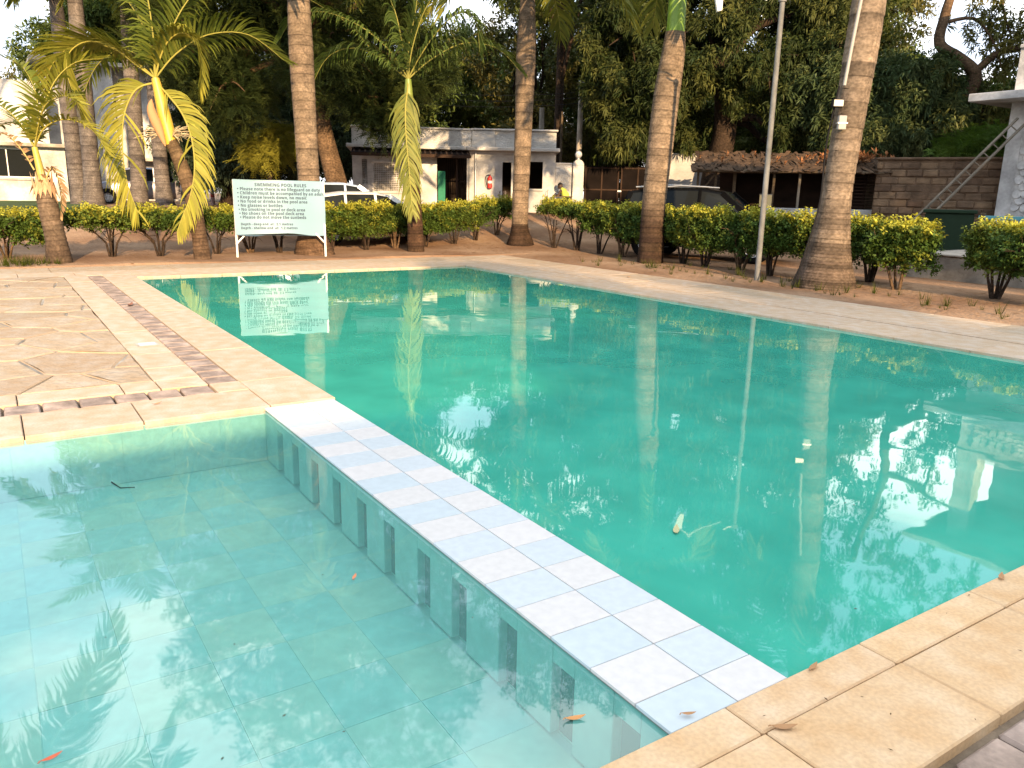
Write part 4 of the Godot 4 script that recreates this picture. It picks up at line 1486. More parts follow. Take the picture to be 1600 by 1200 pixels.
func trees() -> void:
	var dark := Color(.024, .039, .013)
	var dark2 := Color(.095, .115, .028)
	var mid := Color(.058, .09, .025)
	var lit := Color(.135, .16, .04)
	var pale := Color(.11, .14, .042)
	var pale2 := Color(.20, .215, .065)
	# big tree with the orange trunk, behind the white car
	var b := pol(21.0, 28.5, gy(10.2, -26.6))
	var bl := []
	for a in [[-4.4, 5.4, 1.0, 1.8, 1.5, 380], [-3.6, 3.9, .6, 1.6, 1.1, 300], [-2.4, 5.8, -1.0, 2.4, 1.8, 420], [.2, 4.9, 1.2, 1.9, 1.3, 330], [1.7, 3.7, .8, 1.2, 1.1, 260], [2.3, 5.2, -.5, 1.7, 1.3, 300], [-5.6, 7.0, -.5, 1.8, 1.5, 270], [-1.0, 7.6, .5, 2.8, 1.9, 450], [1.4, 7.4, 1.0, 2.0, 1.7, 300], [-4.5, 8.2, 0, 3.0, 2.2, 450], [-2.0, 10.6, -1, 3.2, 2.4, 420], [1.5, 10.0, 0, 2.8, 2.2, 330], [-5.0, 14.0, -1, 2.6, 2.2, 300], [2.2, 12.8, 0, 2.8, 2.2, 300], [-4.0, 16.0, 0, 3.4, 2.4, 360], [.5, 16.0, 0, 3.2, 2.4, 330], [-1.8, 18.5, 0, 3.2, 2.2, 300], [2.0, 18.2, 0, 3.0, 2.2, 300], [3.4, 15.4, 0, 2.6, 2.0, 260], [-4.8, 11.2, -1, 2.6, 2.1, 300], [-1.5, 13.2, -1, 3.0, 2.2, 300]]:
		bl.append([V(a[0], a[1], a[2]), a[3], a[4], a[5]])
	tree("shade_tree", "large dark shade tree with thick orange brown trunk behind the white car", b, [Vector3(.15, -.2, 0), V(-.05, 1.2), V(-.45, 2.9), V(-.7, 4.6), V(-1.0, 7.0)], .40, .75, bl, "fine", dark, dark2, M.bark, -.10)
	# yellow lit bush under it
	tree("yellow_bush", "yellow green leafy bush behind the rules sign and palm trunk", pol(16.2, 31.0, .75), [Vector3.ZERO, V(.1, .9), V(.2, 1.6)], .09, .6, [[V(0, 2.2), 1.0, .6, 150], [V(.6, 2.6), .8, .6, 110]], "fine", Color(.20, .195, .03), Color(.30, .27, .04), M.bark_dark, -.2, "", true, "bush")
	# dark leafy trees behind the sign
	for a in [[13.6, 36.0, 0], [16.8, 38.0, 1], [23.4, 38.0, 2]]:
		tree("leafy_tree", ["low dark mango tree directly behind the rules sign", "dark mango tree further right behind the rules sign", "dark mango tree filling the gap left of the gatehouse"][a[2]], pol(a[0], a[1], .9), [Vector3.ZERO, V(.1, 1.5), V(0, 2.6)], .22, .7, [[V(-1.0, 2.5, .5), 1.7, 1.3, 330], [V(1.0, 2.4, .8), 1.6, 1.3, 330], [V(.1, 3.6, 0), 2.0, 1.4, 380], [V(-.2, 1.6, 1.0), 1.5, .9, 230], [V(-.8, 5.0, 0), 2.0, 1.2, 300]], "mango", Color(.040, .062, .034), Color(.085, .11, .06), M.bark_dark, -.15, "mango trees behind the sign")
	# tall mango behind the gate
	b = pol(47.2, 34.5, .9)
	bl = []
	for a in [[-3.9, 3.6, .5, 1.5, 1.4, 320], [-3.0, 5.0, 1.2, 2.0, 1.6, 420], [-4.2, 6.6, 0, 1.8, 1.5, 330], [-1.2, 6.4, 1.5, 2.0, 1.5, 360], [1.2, 5.2, 1.6, 1.9, 1.6, 380], [2.2, 3.4, 1.6, 1.3, 1.0, 240], [3.6, 5.9, 1.0, 1.9, 1.5, 340], [.2, 8.2, .5, 2.6, 1.8, 420], [-3.6, 8.4, 0, 2.5, 1.9, 400], [3.6, 8.4, .5, 2.3, 1.8, 330], [-4.6, 5.0, 0, 1.2, 1.2, 200], [-1.8, 11.0, 0, 2.8, 2.0, 360], [2.0, 11.2, 0, 2.8, 2.0, 330], [0, 13.6, 0, 2.6, 1.9, 280], [-3.8, 13.5, 0, 2.8, 2.0, 300], [3.6, 13.4, 0, 2.8, 2.0, 300], [-1.6, 16.2, 0, 3.2, 2.2, 330], [2.0, 16.4, 0, 3.0, 2.2, 300], [-2.6, 19.0, 0, 3.0, 2.2, 300], [1.6, 19.6, 0, 3.0, 2.2, 300], [-1.0, 3.5, -1.5, 1.6, 1.2, 260], [3.2, 2.6, -1.2, 1.9, 1.3, 300], [5.2, 3.0, -1.5, 1.8, 1.4, 280]]:
		bl.append([V(a[0], a[1], a[2]), a[3], a[4], a[5]])
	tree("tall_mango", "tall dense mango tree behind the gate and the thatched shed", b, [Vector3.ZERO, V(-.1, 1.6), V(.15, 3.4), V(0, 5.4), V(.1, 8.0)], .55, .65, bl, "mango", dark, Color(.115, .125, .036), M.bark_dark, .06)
	# mango right of the big palm
	b = pol(58.0, 34.5, .9)
	bl = []
	for a in [[-1.6, 3.0, 1.0, 1.8, 1.3, 380], [.6, 3.2, 1.4, 1.8, 1.4, 400], [2.2, 2.8, .6, 1.5, 1.2, 300], [-2.8, 4.6, .5, 1.7, 1.4, 320], [-.2, 4.8, .8, 1.9, 1.3, 360], [1.8, 4.4, .2, 1.5, 1.0, 240]]:
		bl.append([V(a[0], a[1], a[2]), a[3], a[4], a[5]])
	tree("round_mango", "rounded green mango tree behind the dark block wall", b, [Vector3.ZERO, V(.1, 1.6), V(0, 3.0)], .3, .6, bl, "mango", Color(.05, .075, .03), Color(.12, .13, .045), M.bark_dark, -.15)
	# crooked tree at the right with sparse leaves
	b = pol(63.0, 35.0, .9)
	var t := thing("crooked_tree", "crooked bare limbed tree with sparse leaves above the block wall", "tree", b)
	var pt := func(px: float, py: float, dz: float) -> Vector3: return V((px - 1522) / 39.5, (312 - py) / 39.5 + .6, dz)
	var spots := PackedVector3Array()
	var cols := PackedColorArray()
	for a in [
		["trunk", [[1480, 330, 0], [1476, 260, 0], [1466, 205, .1], [1476, 165, .3], [1482, 130, .4], [1458, 108, .3], [1432, 88, .1], [1436, 50, 0], [1444, 10, -.2], [1432, -60, -.3], [1405, -140, 0]], .30, .12],
		["limb", [[1480, 128, .4], [1510, 100, .5], [1560, 92, .4], [1620, 70, 0], [1690, 20, 0]], .15, .05],
		["limb", [[1444, 12, -.2], [1480, 5, .2], [1530, -30, .4], [1600, -70, .3]], .16, .05],
		["limb", [[1436, 60, 0], [1470, 56, .3], [1496, 84, .5], [1512, 120, .6]], .08, .02],
		["limb", [[1466, 205, .1], [1490, 182, .4], [1520, 172, .7], [1540, 178, .8]], .09, .03],
		["limb", [[1470, 210, .1], [1450, 190, .5], [1436, 160, .6], [1425, 140, .8]], .07, .02],
		["limb", [[1500, -10, .3], [1506, 40, .4], [1530, 80, .2]], .06, .02],
	]:
		var p := []
		for q in a[1]:
			p.append(pt.call(q[0], q[1], q[2]))
		var sp := smooth_path(p, 4)
		var m := MB.new()
		m.tube(sp, range(sp.size()).map(func(x): return lerpf(a[2], a[3], float(x) / (sp.size() - 1))), 10, true, .08, sp.size())
		obj(a[0], m.done(), M.bark, t)
		if a[0] == "limb":
			for k in 36:
				var q: Vector3 = sp[rng.randi_range(sp.size() / 3, sp.size() - 1)]
				spots.append(q + rdir(rng) * rng.randf_range(.2, .9))
				cols.append(Color(.09, .10, .03).lerp(Color(.17, .15, .04), rng.randf()))
	gap.frequency = .5
	for k in 1700:
		var o := rdir(rng) * Vector3(6.5, 6.0, 4.5) * pow(rng.randf(), .4)
		var q: Vector3 = pt.call(1500, -330, 0) + o
		if gap.get_noise_3dv(q) < .07:
			continue
		spots.append(q)
		cols.append(Color(.05, .07, .02).lerp(Color(.14, .14, .04), rng.randf()))
	crown(t, "mango", spots, cols)
	# light green bush on top of the wall
	tree("bright_bush", "feathery bright green bush above the block wall", pol(62.0, 32.5, .9), [Vector3.ZERO, V(0, 1.3), V(.1, 2.2)], .09, .6, [[V(-.4, 2.5, .4), 1.0, .65, 150], [V(.6, 2.7, .2), 1.0, .7, 150], [V(1.9, 2.4, 0), .8, .5, 90]], "fine", Color(.12, .20, .035), Color(.20, .27, .05), M.bark_dark, -.4, "", true, "bush")
	# trees farther off, seen between the trunks
	var far := [
		[24.0, 47.0, 13.0, 5.0, "far tree with olive foliage left of the gatehouse roof", 0], [28.5, 56.0, 10.5, 5.5, "pale feathery far tree above the gatehouse parapet", 1],
		[31.5, 62.0, 11.5, 5.5, "yellowish far tree between two royal palm trunks", 1], [34.5, 47.0, 14.0, 4.5, "thin far tree full of sky gaps behind the middle royal palm", 2],
		[38.5, 58.0, 11.0, 5.5, "green far tree behind the concrete utility pole", 1], [41.0, 50.0, 13.0, 5.0, "olive far tree behind the metal gate", 0],
		[52.5, 47.0, 13.0, 5.0, "dark far tree above the thatched shed roof", 0], [55.5, 52.0, 13.5, 5.0, "thin far tree showing sky behind the lamp pole", 2],
		[60.5, 52.0, 7.2, 4.5, "pale far tree behind the crooked tree", 1], [66.5, 48.0, 7.5, 4.5, "far olive tree at the right edge behind the building", 0],
		[18.0, 52.0, 14.0, 5.5, "far dark tree behind the big shade tree", 0], [11.0, 54.0, 13.0, 5.0, "tall dark tree rising behind the two storey house", 0],
		[5.5, 58.0, 9.5, 4.5, "olive tree behind the flat roof of the low house", 2], [44.5, 62.0, 12.0, 6.0, "broad far tree behind the tall mango", 0],
		[72.0, 44.0, 12.0, 5.0, "dense tree beyond the white building", 0], [-3.0, 62.0, 9.0, 5.0, "far tree beyond the left edge", 2], [7.5, 51.0, 12.5, 4.6, "olive far tree behind the grey palms and the two storey house", 0], [49.5, 44.0, 7.0, 4.5, "low bushy far tree between the mango trunk and shed roof", 1], [57.0, 40.0, 6.5, 4.0, "low dark far tree behind the right end of the shed", 0],
		[54.0, 41.0, 19.0, 5.0, "tallest sparse tree high above the shed roof", 3], [36.0, 40.0, 25.0, 6.0, "tall sparse tree high above the gatehouse", 3],
	]
	for a in far:
		var fb := pol(a[0], a[1], .9)
		var H: float = a[2]
		var r: float = a[3]
		var fb2 := []
		var lo := 1.2 if a[5] == 1 else 7.5 if H > 16.0 else 2.5
		for k in 9:
			var q := k / 8.0
			var yy := lerpf(lo + 1.0, H - 1.0, q)
			var sp: float = r * sin(PI * clampf(q * .75 + .18, 0, 1))
			var an := k * 2.4
			fb2.append([Vector3(cos(an) * sp * .55, yy, sin(an) * sp * .55), r * rng.randf_range(.42, .58), r * rng.randf_range(.30, .42), [165, 200, 85, 62][a[5]]])
		tree("far_tree", a[4], fb, [Vector3.ZERO, V(rng.randf_range(-.3, .3), H * .3), V(rng.randf_range(-.5, .5), H * .7)], .22, .5, fb2, "broad", [mid, pale, Color(.08, .085, .03), Color(.07, .09, .03)][a[5]], [lit, pale2, Color(.20, .17, .05), Color(.15, .16, .04)][a[5]], M.bark_dark, [.02, -.02, .12, .12][a[5]], "far trees behind the gatehouse and shed")
	# unseen trees added behind the viewer to shade the right side and dapple the sun
	for a in [[1.0, 21.0, 10.0, "thin unseen tree added behind the viewer to dapple the sun", 45], [17.0, 20.5, 13.0, "dense unseen tree added behind the viewer to shade the white building", 190], [11.0, 21.5, 14.0, "taller unseen tree added behind the viewer to shade the thatched shed", 170]]:
		var fb2 := []
		for k in 8:
			var an := k * 2.4
			fb2.append([Vector3(cos(an) * 2.2, a[2] - 5.5 + k * .6, sin(an) * 2.2), 1.7, 1.1, a[4]])
		tree("added_shade_tree", a[3], Vector3(a[0], 0, a[1]), [Vector3.ZERO, Vector3(.2, 2.5, 0), Vector3(0, a[2] - 3, .1)], .25, .6, fb2, "broad", mid, lit, M.bark_dark, .02, "trees added behind the viewer for shade")

# ---------------------------------------------------------------- palms
# one feather leaf: leafstalk along 'path' with leaflets on both sides
func frond(path: Array, side: Vector3, ll: float, pairs: int, droop: float, c0: Color, c1: Color, seed_: int, r0 := .022, lift := .25, start := .10, one := 0.0, sw := .35) -> ArrayMesh:
	var g := RandomNumberGenerator.new()
	g.seed = seed_
	var m := MB.new()
	var sp := smooth_path(path, 5)
	var n := sp.size()
	m.col = c1.lerp(Color(.42, .36, .10), .5)
	m.tube(sp, range(n).map(func(x): return lerpf(r0, r0 * .18, float(x) / (n - 1))), 6)
	for k in pairs:
		var q := lerpf(start, .995, (k + g.randf() * .5) / pairs)
		var fi := q * (n - 1)
		var i := mini(int(fi), n - 2)
		var p: Vector3 = (sp[i] as Vector3).lerp(sp[i + 1], fi - i)
		var tg: Vector3 = ((sp[i + 1] as Vector3) - sp[i]).normalized()
		var s := (side - tg * side.dot(tg)).normalized()
		var up := s.cross(tg).normalized()
		if up.y < 0 and absf(up.y) > .3:
			up = -up
		for e: float in [-1.0, 1.0]:
			if one != 0.0 and e != one and g.randf() < .93:
				continue
			var l := ll * (.35 + .75 * sin(PI * clampf(q * .80 + .16, 0, 1))) * g.randf_range(.85, 1.1)
			var sweep := lerpf(sw, 1.15, q * q) + g.randf_range(-.18, .18)
			var d := (s * e * cos(sweep) + tg * sin(sweep) + up * (lift + g.randf_range(-.12, .12))).normalized()
			var w := .024 * g.randf_range(.8, 1.2)
			var wv := (tg - d * tg.dot(d)).normalized()
			var pp := p
			var q0 := g.randf_range(.75, 1.2)
			var cc := c0.lerp(c1, clampf(g.randf() * .7 + q * .3, 0, 1))
			m.col = Color(cc.r * q0, cc.g * q0, cc.b * q0)
			var prev := -1
			for z in 5:
				var ww: float = w * [.5, 1.0, .95, .6, .05][z]
				var nn := d.cross(wv).normalized()
				var a := m.vert(pp + wv * ww, nn, Vector2(0, z / 4.0))
				m.vert(pp - wv * ww, nn, Vector2(1, z / 4.0))
				if prev >= 0:
					m.ix.append_array(PackedInt32Array([prev, a, prev + 1, a, a + 1, prev + 1]))
				prev = a
				pp += d * l / 4.0
				d = (d + Vector3(0, -droop * (.35 + .35 * z), 0) * l / 1.2 + rdir(g) * .05).normalized()
				wv = (wv - d * wv.dot(d)).normalized()
	return m.done()

func arch(elev: float, ln: float, bend: float, n := 7) -> Array:
	var out := [Vector3.ZERO]
	var p := Vector3.ZERO
	var e := elev
	for i in n:
		p += Vector3(0, sin(e), cos(e)) * ln / n
		out.append(p)
		e -= bend / n * (.5 + 1.0 * i / n)
	return out

var generic := []

func palm_crown(t: Node3D, at: Vector3, count: int, scale_: float, seed_: int, low := -.35) -> void:
	if generic.is_empty():
		var gr := [[1.35, 2.7, .9, .2], [1.1, 3.0, 1.3, .35], [.8, 3.1, 1.6, .5], [.45, 3.1, 1.7, .7], [.1, 3.0, 1.6, .8], [-.25, 2.8, 1.2, .9]]
		for k in gr.size():
			var a: Array = gr[k]
			generic.append(frond(arch(a[0], a[1], a[2]), Vector3(1, 0, 0), .78, 58, a[3], Color(.055, .085, .020), Color(.13, .16, .035) if k < 4 else Color(.22, .21, .04), 100 + k))
	var g := RandomNumberGenerator.new()
	g.seed = seed_
	for k in count:
		var q := float(k) / (count - 1)
		var gi := clampi(int(q * 5.99), 0, 5)
		if gi == 5 and low > -.3:
			gi = 4
		obj("frond", generic[gi], M.frond, t, Transform3D(Basis.from_euler(Vector3(g.randf_range(-.1, .1), k * 2.399 + g.randf_range(-.2, .2), 0)).scaled(Vector3.ONE * scale_ * g.randf_range(.88, 1.1)), at))

# ringed trunk: path points with radii, colour by height
func palm_trunk(t: Node3D, path: Array, rad: Array, pitch: float, colf: Callable, seed_: int, depth := .018, called := "trunk", lo := .82, hi := 1.15) -> void:
	var g := RandomNumberGenerator.new()
	g.seed = seed_
	var cv := smooth_path(path, 12)
	var cr := smooth_path(rad.map(func(x): return Vector3(x, 0, 0)), 12)
	var m := MB.new()
	var pts := []
	var rr := []
	var cc := []
	var total := 0.0
	for i in cv.size() - 1:
		total += (cv[i + 1] - cv[i]).length()
	var s := 0.0
	var rings := int(total / pitch)
	var at := func(d: float) -> Array:
		var q := clampf(d / total, 0, 1) * (cv.size() - 1)
		var i := mini(int(q), cv.size() - 2)
		return [(cv[i] as Vector3).lerp(cv[i + 1], q - i), lerpf(cr[i].x, cr[i + 1].x, q - i)]
	for k in rings:
		var tone := g.randf_range(lo, hi)
		var sh := g.randf_range(.8, 1.25)
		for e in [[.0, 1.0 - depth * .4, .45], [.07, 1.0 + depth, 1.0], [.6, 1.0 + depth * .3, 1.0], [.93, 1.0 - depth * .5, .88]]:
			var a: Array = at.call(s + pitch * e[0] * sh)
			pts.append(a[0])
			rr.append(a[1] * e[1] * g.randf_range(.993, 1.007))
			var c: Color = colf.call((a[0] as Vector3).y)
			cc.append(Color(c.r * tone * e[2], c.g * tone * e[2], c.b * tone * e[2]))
		s += pitch
	var a2: Array = at.call(total)
	pts.append(a2[0])
	rr.append(a2[1])
	cc.append(cc[cc.size() - 1])
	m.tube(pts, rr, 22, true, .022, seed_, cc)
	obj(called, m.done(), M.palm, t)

func shaft(t: Node3D, path: Array, rad: Array, c0: Color, c1: Color) -> void:
	var sp := smooth_path(path, 5)
	var cr := smooth_path(rad.map(func(x): return Vector3(x, 0, 0)), 5)
	var m := MB.new()
	var cc := []
	for i in sp.size():
		cc.append(c0.lerp(c1, float(i) / (sp.size() - 1)))
	m.tube(sp, cr.map(func(x): return x.x), 18, true, .02, 3, cc)
	obj("crownshaft", m.done(), M.shaft, t)

func palms() -> void:
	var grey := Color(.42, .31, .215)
	var brown := Color(.105, .065, .043)  # dark base tone: natural stain, plus shade on the royal palm bases painted in
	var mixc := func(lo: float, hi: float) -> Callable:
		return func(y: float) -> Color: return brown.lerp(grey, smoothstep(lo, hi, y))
	# --- small palm at far left with a ragged sheath
	var t := thing("small_palm", "short palm with ragged brown sheath at the left end of the hedge", "palm tree", Vector3(1.12, 0, -19.25))
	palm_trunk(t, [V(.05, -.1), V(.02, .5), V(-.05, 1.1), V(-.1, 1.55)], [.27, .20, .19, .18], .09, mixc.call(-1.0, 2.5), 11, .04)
	shaft(t, [V(-.1, 1.5), V(-.14, 1.9), V(-.2, 2.35)], [.11, .075, .055], Color(.36, .24, .08), Color(.36, .36, .06))
	var sh := MB.new()
	for k in 16:
		sh.col = Color(.36, .21, .12).lerp(Color(.50, .34, .20), rng.randf())
		var an := TAU * k / 16.0
		var q := Vector3(cos(an), 0, sin(an))
		var p0 := V(-.1, 1.42) + q * .17
		sh.tri(p0 - q.cross(Vector3.UP) * .08, p0 + q.cross(Vector3.UP) * .08, p0 + q * rng.randf_range(.0, .09) + Vector3(0, rng.randf_range(.28, .5), 0))
		sh.tri(p0 - q.cross(Vector3.UP) * .07 + Vector3(0, .25, 0), p0 + q.cross(Vector3.UP) * .07 + Vector3(0, .22, 0), p0 + q * rng.randf_range(.05, .14) + Vector3(0, rng.randf_range(-.2, .0), 0))
	obj("sheath", sh.done(), M.dead, t)
	var yel := Color(.145, .155, .026)
	var yel2 := Color(.285, .26, .042)
	var gr0 := Color(.07, .10, .022)
	var gr1 := Color(.20, .22, .04)
	var top := V(-.2, 2.35)
	for a in [[[0, 0], [.05, .5], [-.05, 1.1], [-.35, 1.6], [-.8, 1.8]], [[0, 0], [.25, .45], [.55, .8], [1.0, .95], [1.4, .8]], [[0, 0], [-.3, .5], [-.75, .85], [-1.3, .85], [-1.8, .5]], [[0, 0], [.3, .4], [.8, .55], [1.3, .35], [1.6, -.1]], [[0, 0], [-.25, .35], [-.7, .5], [-1.2, .3], [-1.5, -.1]], [[0, 0], [.12, .6], [.4, 1.3], [.8, 1.7], [1.3, 1.8]]]:
		var p := []
		for q in a.size():
			p.append(top + V(a[q][0], a[q][1], -.2 * q * sin(a[1][0] * 20)))
		obj("frond", frond(p, VT, .48, 34, .45, gr0 if a[4][0] < 0 else yel, gr1 if a[4][0] < 0 else yel2, 200 + int(a[4][0] * 10), .02), M.frond, t)
	for a in [[[0, -.45], [-.25, .0], [-.55, .25], [-.95, .1], [-1.0, -.25]], [[.1, -.9], [.35, -.4], [.48, -.65], [.5, -1.0], [.42, -1.4]]]:
		var p := []
		for q in a:
			p.append(top + V(q[0], q[1], .1))
		obj("dead_frond", frond(p, VT, .22, 26, 1.2, Color(.26, .15, .08), Color(.42, .28, .15), 230, .016), M.dead, t)
	# --- palm with long golden drooping leaves
	t = thing("golden_palm", "leaning palm with golden crownshaft and long drooping yellow leaves left of the sign", "palm tree", Vector3(4.06, 0, -19.44))
	palm_trunk(t, [V(.03, -.1), V(-.02, .6), V(-.12, 1.4), V(-.34, 2.2), V(-.5, 2.62)], [.20, .165, .165, .15, .135], .075, func(y: float) -> Color: return Color(.21, .135, .085).lerp(Color(.27, .18, .10), smoothstep(.5, 2.5, y)), 12, .03)
	shaft(t, [V(-.5, 2.55), V(-.58, 3.0), V(-.66, 3.5), V(-.74, 3.95)], [.14, .145, .12, .085], Color(.44, .33, .04), Color(.50, .34, .06))
	top = V(-.74, 3.95)
	var gp := func(pts: Array, dz: float, crown_at := top) -> Array:   # leaf paths as offsets from the crown
		var p := []
		for q in pts.size():
			p.append(crown_at + V(pts[q][0], pts[q][1], dz * q / pts.size()))
		return p
	var SD := (VT + Vector3(0, .3, 0)).normalized()
	var spread := {2: [VR, -1.0], 3: [VR, 1.0]}
	var nth := 0
	for a in [
		[[[0, 0], [-.35, .25], [-.85, .62], [-1.35, .70], [-1.72, .45], [-1.78, .05], [-1.62, -.5], [-1.45, -.9]], .5, .85, .22, 1.0, 1],
		[[[0, 0], [-.6, .45], [-1.3, .72], [-2.0, .62], [-2.5, .2], [-2.7, -.3]], -.5, .85, .5, 1.0, 1],
		[[[-.05, -.1], [-.28, -.18], [-.45, -.35], [-.62, -.75], [-.68, -1.25], [-.66, -1.85], [-.55, -2.4], [-.36, -2.9]], .7, .92, .7, 1.0, -1],
		[[[.02, -.1], [.28, -.35], [.60, -.75], [.80, -1.3], [.84, -1.95], [.72, -2.55], [.54, -3.0], [.44, -3.3]], .6, .66, 1.1, 1.0, 1],
		[[[0, 0], [.18, .45], [.42, .78], [.75, .92], [1.05, .7], [1.15, .2], [1.1, -.3]], .4, .6, .9, .8, 1],
	]:
		var sp: Array = spread.get(nth, [SD, 0.0])
		nth += 1
		obj("frond", frond(gp.call(a[0], a[1]), sp[0], a[2], 92, a[3], yel, yel2, 300 + int(a[1] * 100) + a[0].size(), .026, .12, .10, sp[1], .62), M.frond, t)
	for a in [[[[0, 0], [-.1, .7], [-.5, 1.5], [-1.2, 2.0], [-1.9, 2.0]], -.6], [[[0, 0], [.2, .7], [.6, 1.5], [1.2, 2.1], [1.9, 2.2]], -.7], [[[0, 0], [.05, .8], [.0, 1.7], [-.2, 2.5], [-.4, 3.0]], .4], [[[0, 0], [.35, .5], [.9, .9], [1.6, .95], [2.2, .5]], -1.0], [[[0, 0], [-.3, .4], [-.8, .6], [-1.4, .3], [-1.9, -.4]], -1.3]]:
		obj("frond", frond(gp.call(a[0].map(func(q): return [q[0] * 1.2, q[1] * 1.1]), a[1]), SD, .85, 60, .5, gr0, gr1, 340 + int(a[1] * 10), .024), M.frond, t)
	# dead spathe and flower stalks
	var spm := MB.new()
	spm.col = Color(.36, .20, .10)
	spm.tube(smooth_path([V(-.82, 3.5, .1), V(-.80, 3.25, .2), V(-.66, 2.9, .25), V(-.54, 2.5, .22)], 4), [.01, .03, .06, .08, .095, .105, .11, .11, .10, .085, .06, .04, .01], 8)
	obj("spathe", spm.done(), M.dead, t)
	var fl := MB.new()
	for k in 46:
		fl.col = Color(.52, .42, .26).lerp(Color(.62, .52, .34), rng.randf())
		var sd := -1.0 if k % 4 == 0 else 1.0
		var p0 := V(-.5 + .08 * sd, 2.72, .1)
		var p1 := p0 + V(sd * rng.randf_range(.15, .55), rng.randf_range(-.12, .22), rng.randf_range(-.2, .3))
		fl.tube([p0, p0.lerp(p1, .5) + Vector3(0, .05, 0), p1, p1 + rdir(rng) * .12], [.008, .006, .005, .003], 4)
	obj("flower_stalks", fl.done(), M.dead, t)
	# --- tall palm behind the sign
	t = thing("tall_palm", "tall grey palm trunk with flared root base behind the rules sign", "palm tree", Vector3(6.89, 0, -19.97))
	palm_trunk(t, [V(.08, -.15), V(.03, .25), V(.02, .7), V(0, 1.5), V(-.04, 3.0), V(-.08, 5.0), V(-.1, 7.2)], [.55, .44, .31, .275, .27, .29, .22], .125, func(y: float) -> Color: return Color(.27, .165, .10).lerp(grey, smoothstep(.5, 2.2, y)), 13)
	shaft(t, [V(-.1, 7.15), V(-.1, 7.8), V(-.1, 8.6)], [.19, .20, .11], Color(.12, .22, .03), Color(.16, .26, .04))
	palm_crown(t, V(-.1, 8.6), 17, 1.3, 1, -.5)
	# --- slim palm with one leaf hanging straight down
	t = thing("drooping_palm", "slim palm with one long leaf hanging down beside the white car", "palm tree", Vector3(9.78, 0, -19.82))
	palm_trunk(t, [V(0, -.1), V(-.03, 1.0), V(-.08, 2.4), V(-.14, 3.3)], [.24, .20, .17, .14], .08, func(_y: float) -> Color: return Color(.13, .075, .045), 14, .03)
	shaft(t, [V(-.14, 3.3), V(-.16, 3.9), V(-.17, 4.5)], [.13, .13, .08], Color(.20, .20, .04), Color(.16, .22, .04))
	top = V(-.17, 4.5)
	obj("frond", frond(gp.call([[0, 0], [.0, -.25], [-.05, -.8], [-.02, -1.5], [.06, -2.2], [.12, -2.9], [.18, -3.4]], .9, top), VR, .72, 66, 1.3, Color(.08, .105, .025), Color(.23, .23, .055), 401, .026, .1, .20, 0.0, .80), M.frond, t)
	for a in [[[[0, 0], [-.35, .6], [-.95, 1.15], [-1.7, 1.45], [-2.3, 1.3], [-2.6, .8]], .6, .55, .9], [[[0, 0], [.25, .5], [.65, 1.1], [1.1, 1.5], [1.45, 1.3], [1.55, .6]], .5, .6, .9], [[[0, 0], [-.3, .25], [-.8, .7], [-1.3, 1.3], [-2.2, 1.9]], -.4, .6, .4], [[[0, 0], [.1, .7], [.4, 1.6], [.9, 2.3], [1.5, 2.6]], .5, .6, .4], [[[0, 0], [-.1, .8], [-.3, 1.7], [-.8, 2.4], [-1.5, 2.6]], .8, .6, .4], [[[0, 0], [.5, .5], [1.2, .9], [1.9, .8], [2.4, .3]], -.5, .6, .6], [[[0, 0], [0, .8], [.15, 1.7], [.2, 2.6]], -.6, .6, .3], [[[0, 0], [-.5, .45], [-1.2, .75], [-1.8, .55], [-2.2, -.1]], -.8, .6, .8]]:
		obj("frond", frond(gp.call(a[0].map(func(q): return [q[0] * 1.22, q[1] * 1.05]), a[1], top), VT, a[2] * 1.35, 64, a[3] + .5, Color(.045, .075, .022), Color(.10, .14, .035), 410 + int(a[1] * 10) + a[0].size(), .024), M.frond, t)
	# --- three royal palms along the right side
	t = thing("royal_palm", "royal palm with pale banded trunk in front of the gatehouse", "palm tree", Vector3(13.67, 0, -20.5))
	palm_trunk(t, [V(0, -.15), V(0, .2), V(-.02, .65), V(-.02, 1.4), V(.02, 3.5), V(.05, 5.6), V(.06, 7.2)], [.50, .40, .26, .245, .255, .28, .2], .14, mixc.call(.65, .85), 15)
	shaft(t, [V(.06, 7.15), V(.06, 7.8), V(.06, 8.6)], [.19, .20, .11], Color(.14, .25, .03), Color(.16, .26, .04))
	palm_crown(t, V(.06, 8.6), 17, 1.35, 2, -.5)
	t = thing("royal_palm", "royal palm with bulging grey trunk and green crownshaft before the black car", "palm tree", Vector3(13.77, 0, -14.7))
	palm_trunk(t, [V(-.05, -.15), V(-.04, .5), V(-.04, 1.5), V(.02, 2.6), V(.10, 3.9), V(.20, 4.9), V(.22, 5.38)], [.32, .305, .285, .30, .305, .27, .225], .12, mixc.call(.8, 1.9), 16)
	shaft(t, [V(.22, 5.33), V(.22, 5.8), V(.24, 6.8), V(.24, 7.5)], [.215, .205, .19, .12], Color(.17, .28, .02), Color(.13, .24, .03))
	palm_crown(t, V(.24, 7.5), 14, 1.15, 5, 0.0)
	t = thing("royal_palm", "thick mottled palm trunk with cable and flared base, nearest the pool at right", "palm tree", Vector3(13.2, 0, -9.3))
	palm_trunk(t, [V(-.04, -.15), V(-.03, .12), V(-.02, .5), V(.0, 1.0), V(.02, 1.8), V(.1, 3.2), V(.2, 5.0), V(.3, 8.0)], [.62, .56, .44, .34, .265, .27, .285, .2], .16, func(y: float) -> Color: return Color(.25, .185, .14).lerp(Color(.42, .32, .235), smoothstep(.3, 1.2, y)), 17, .022, "trunk", .58, 1.2)
	palm_crown(t, V(.3, 8.4), 14, 1.25, 7, 0.0)
	shaft(t, [V(.3, 7.95), V(.3, 8.2), V(.3, 8.5)], [.19, .19, .12], Color(.14, .25, .03), Color(.16, .26, .04))
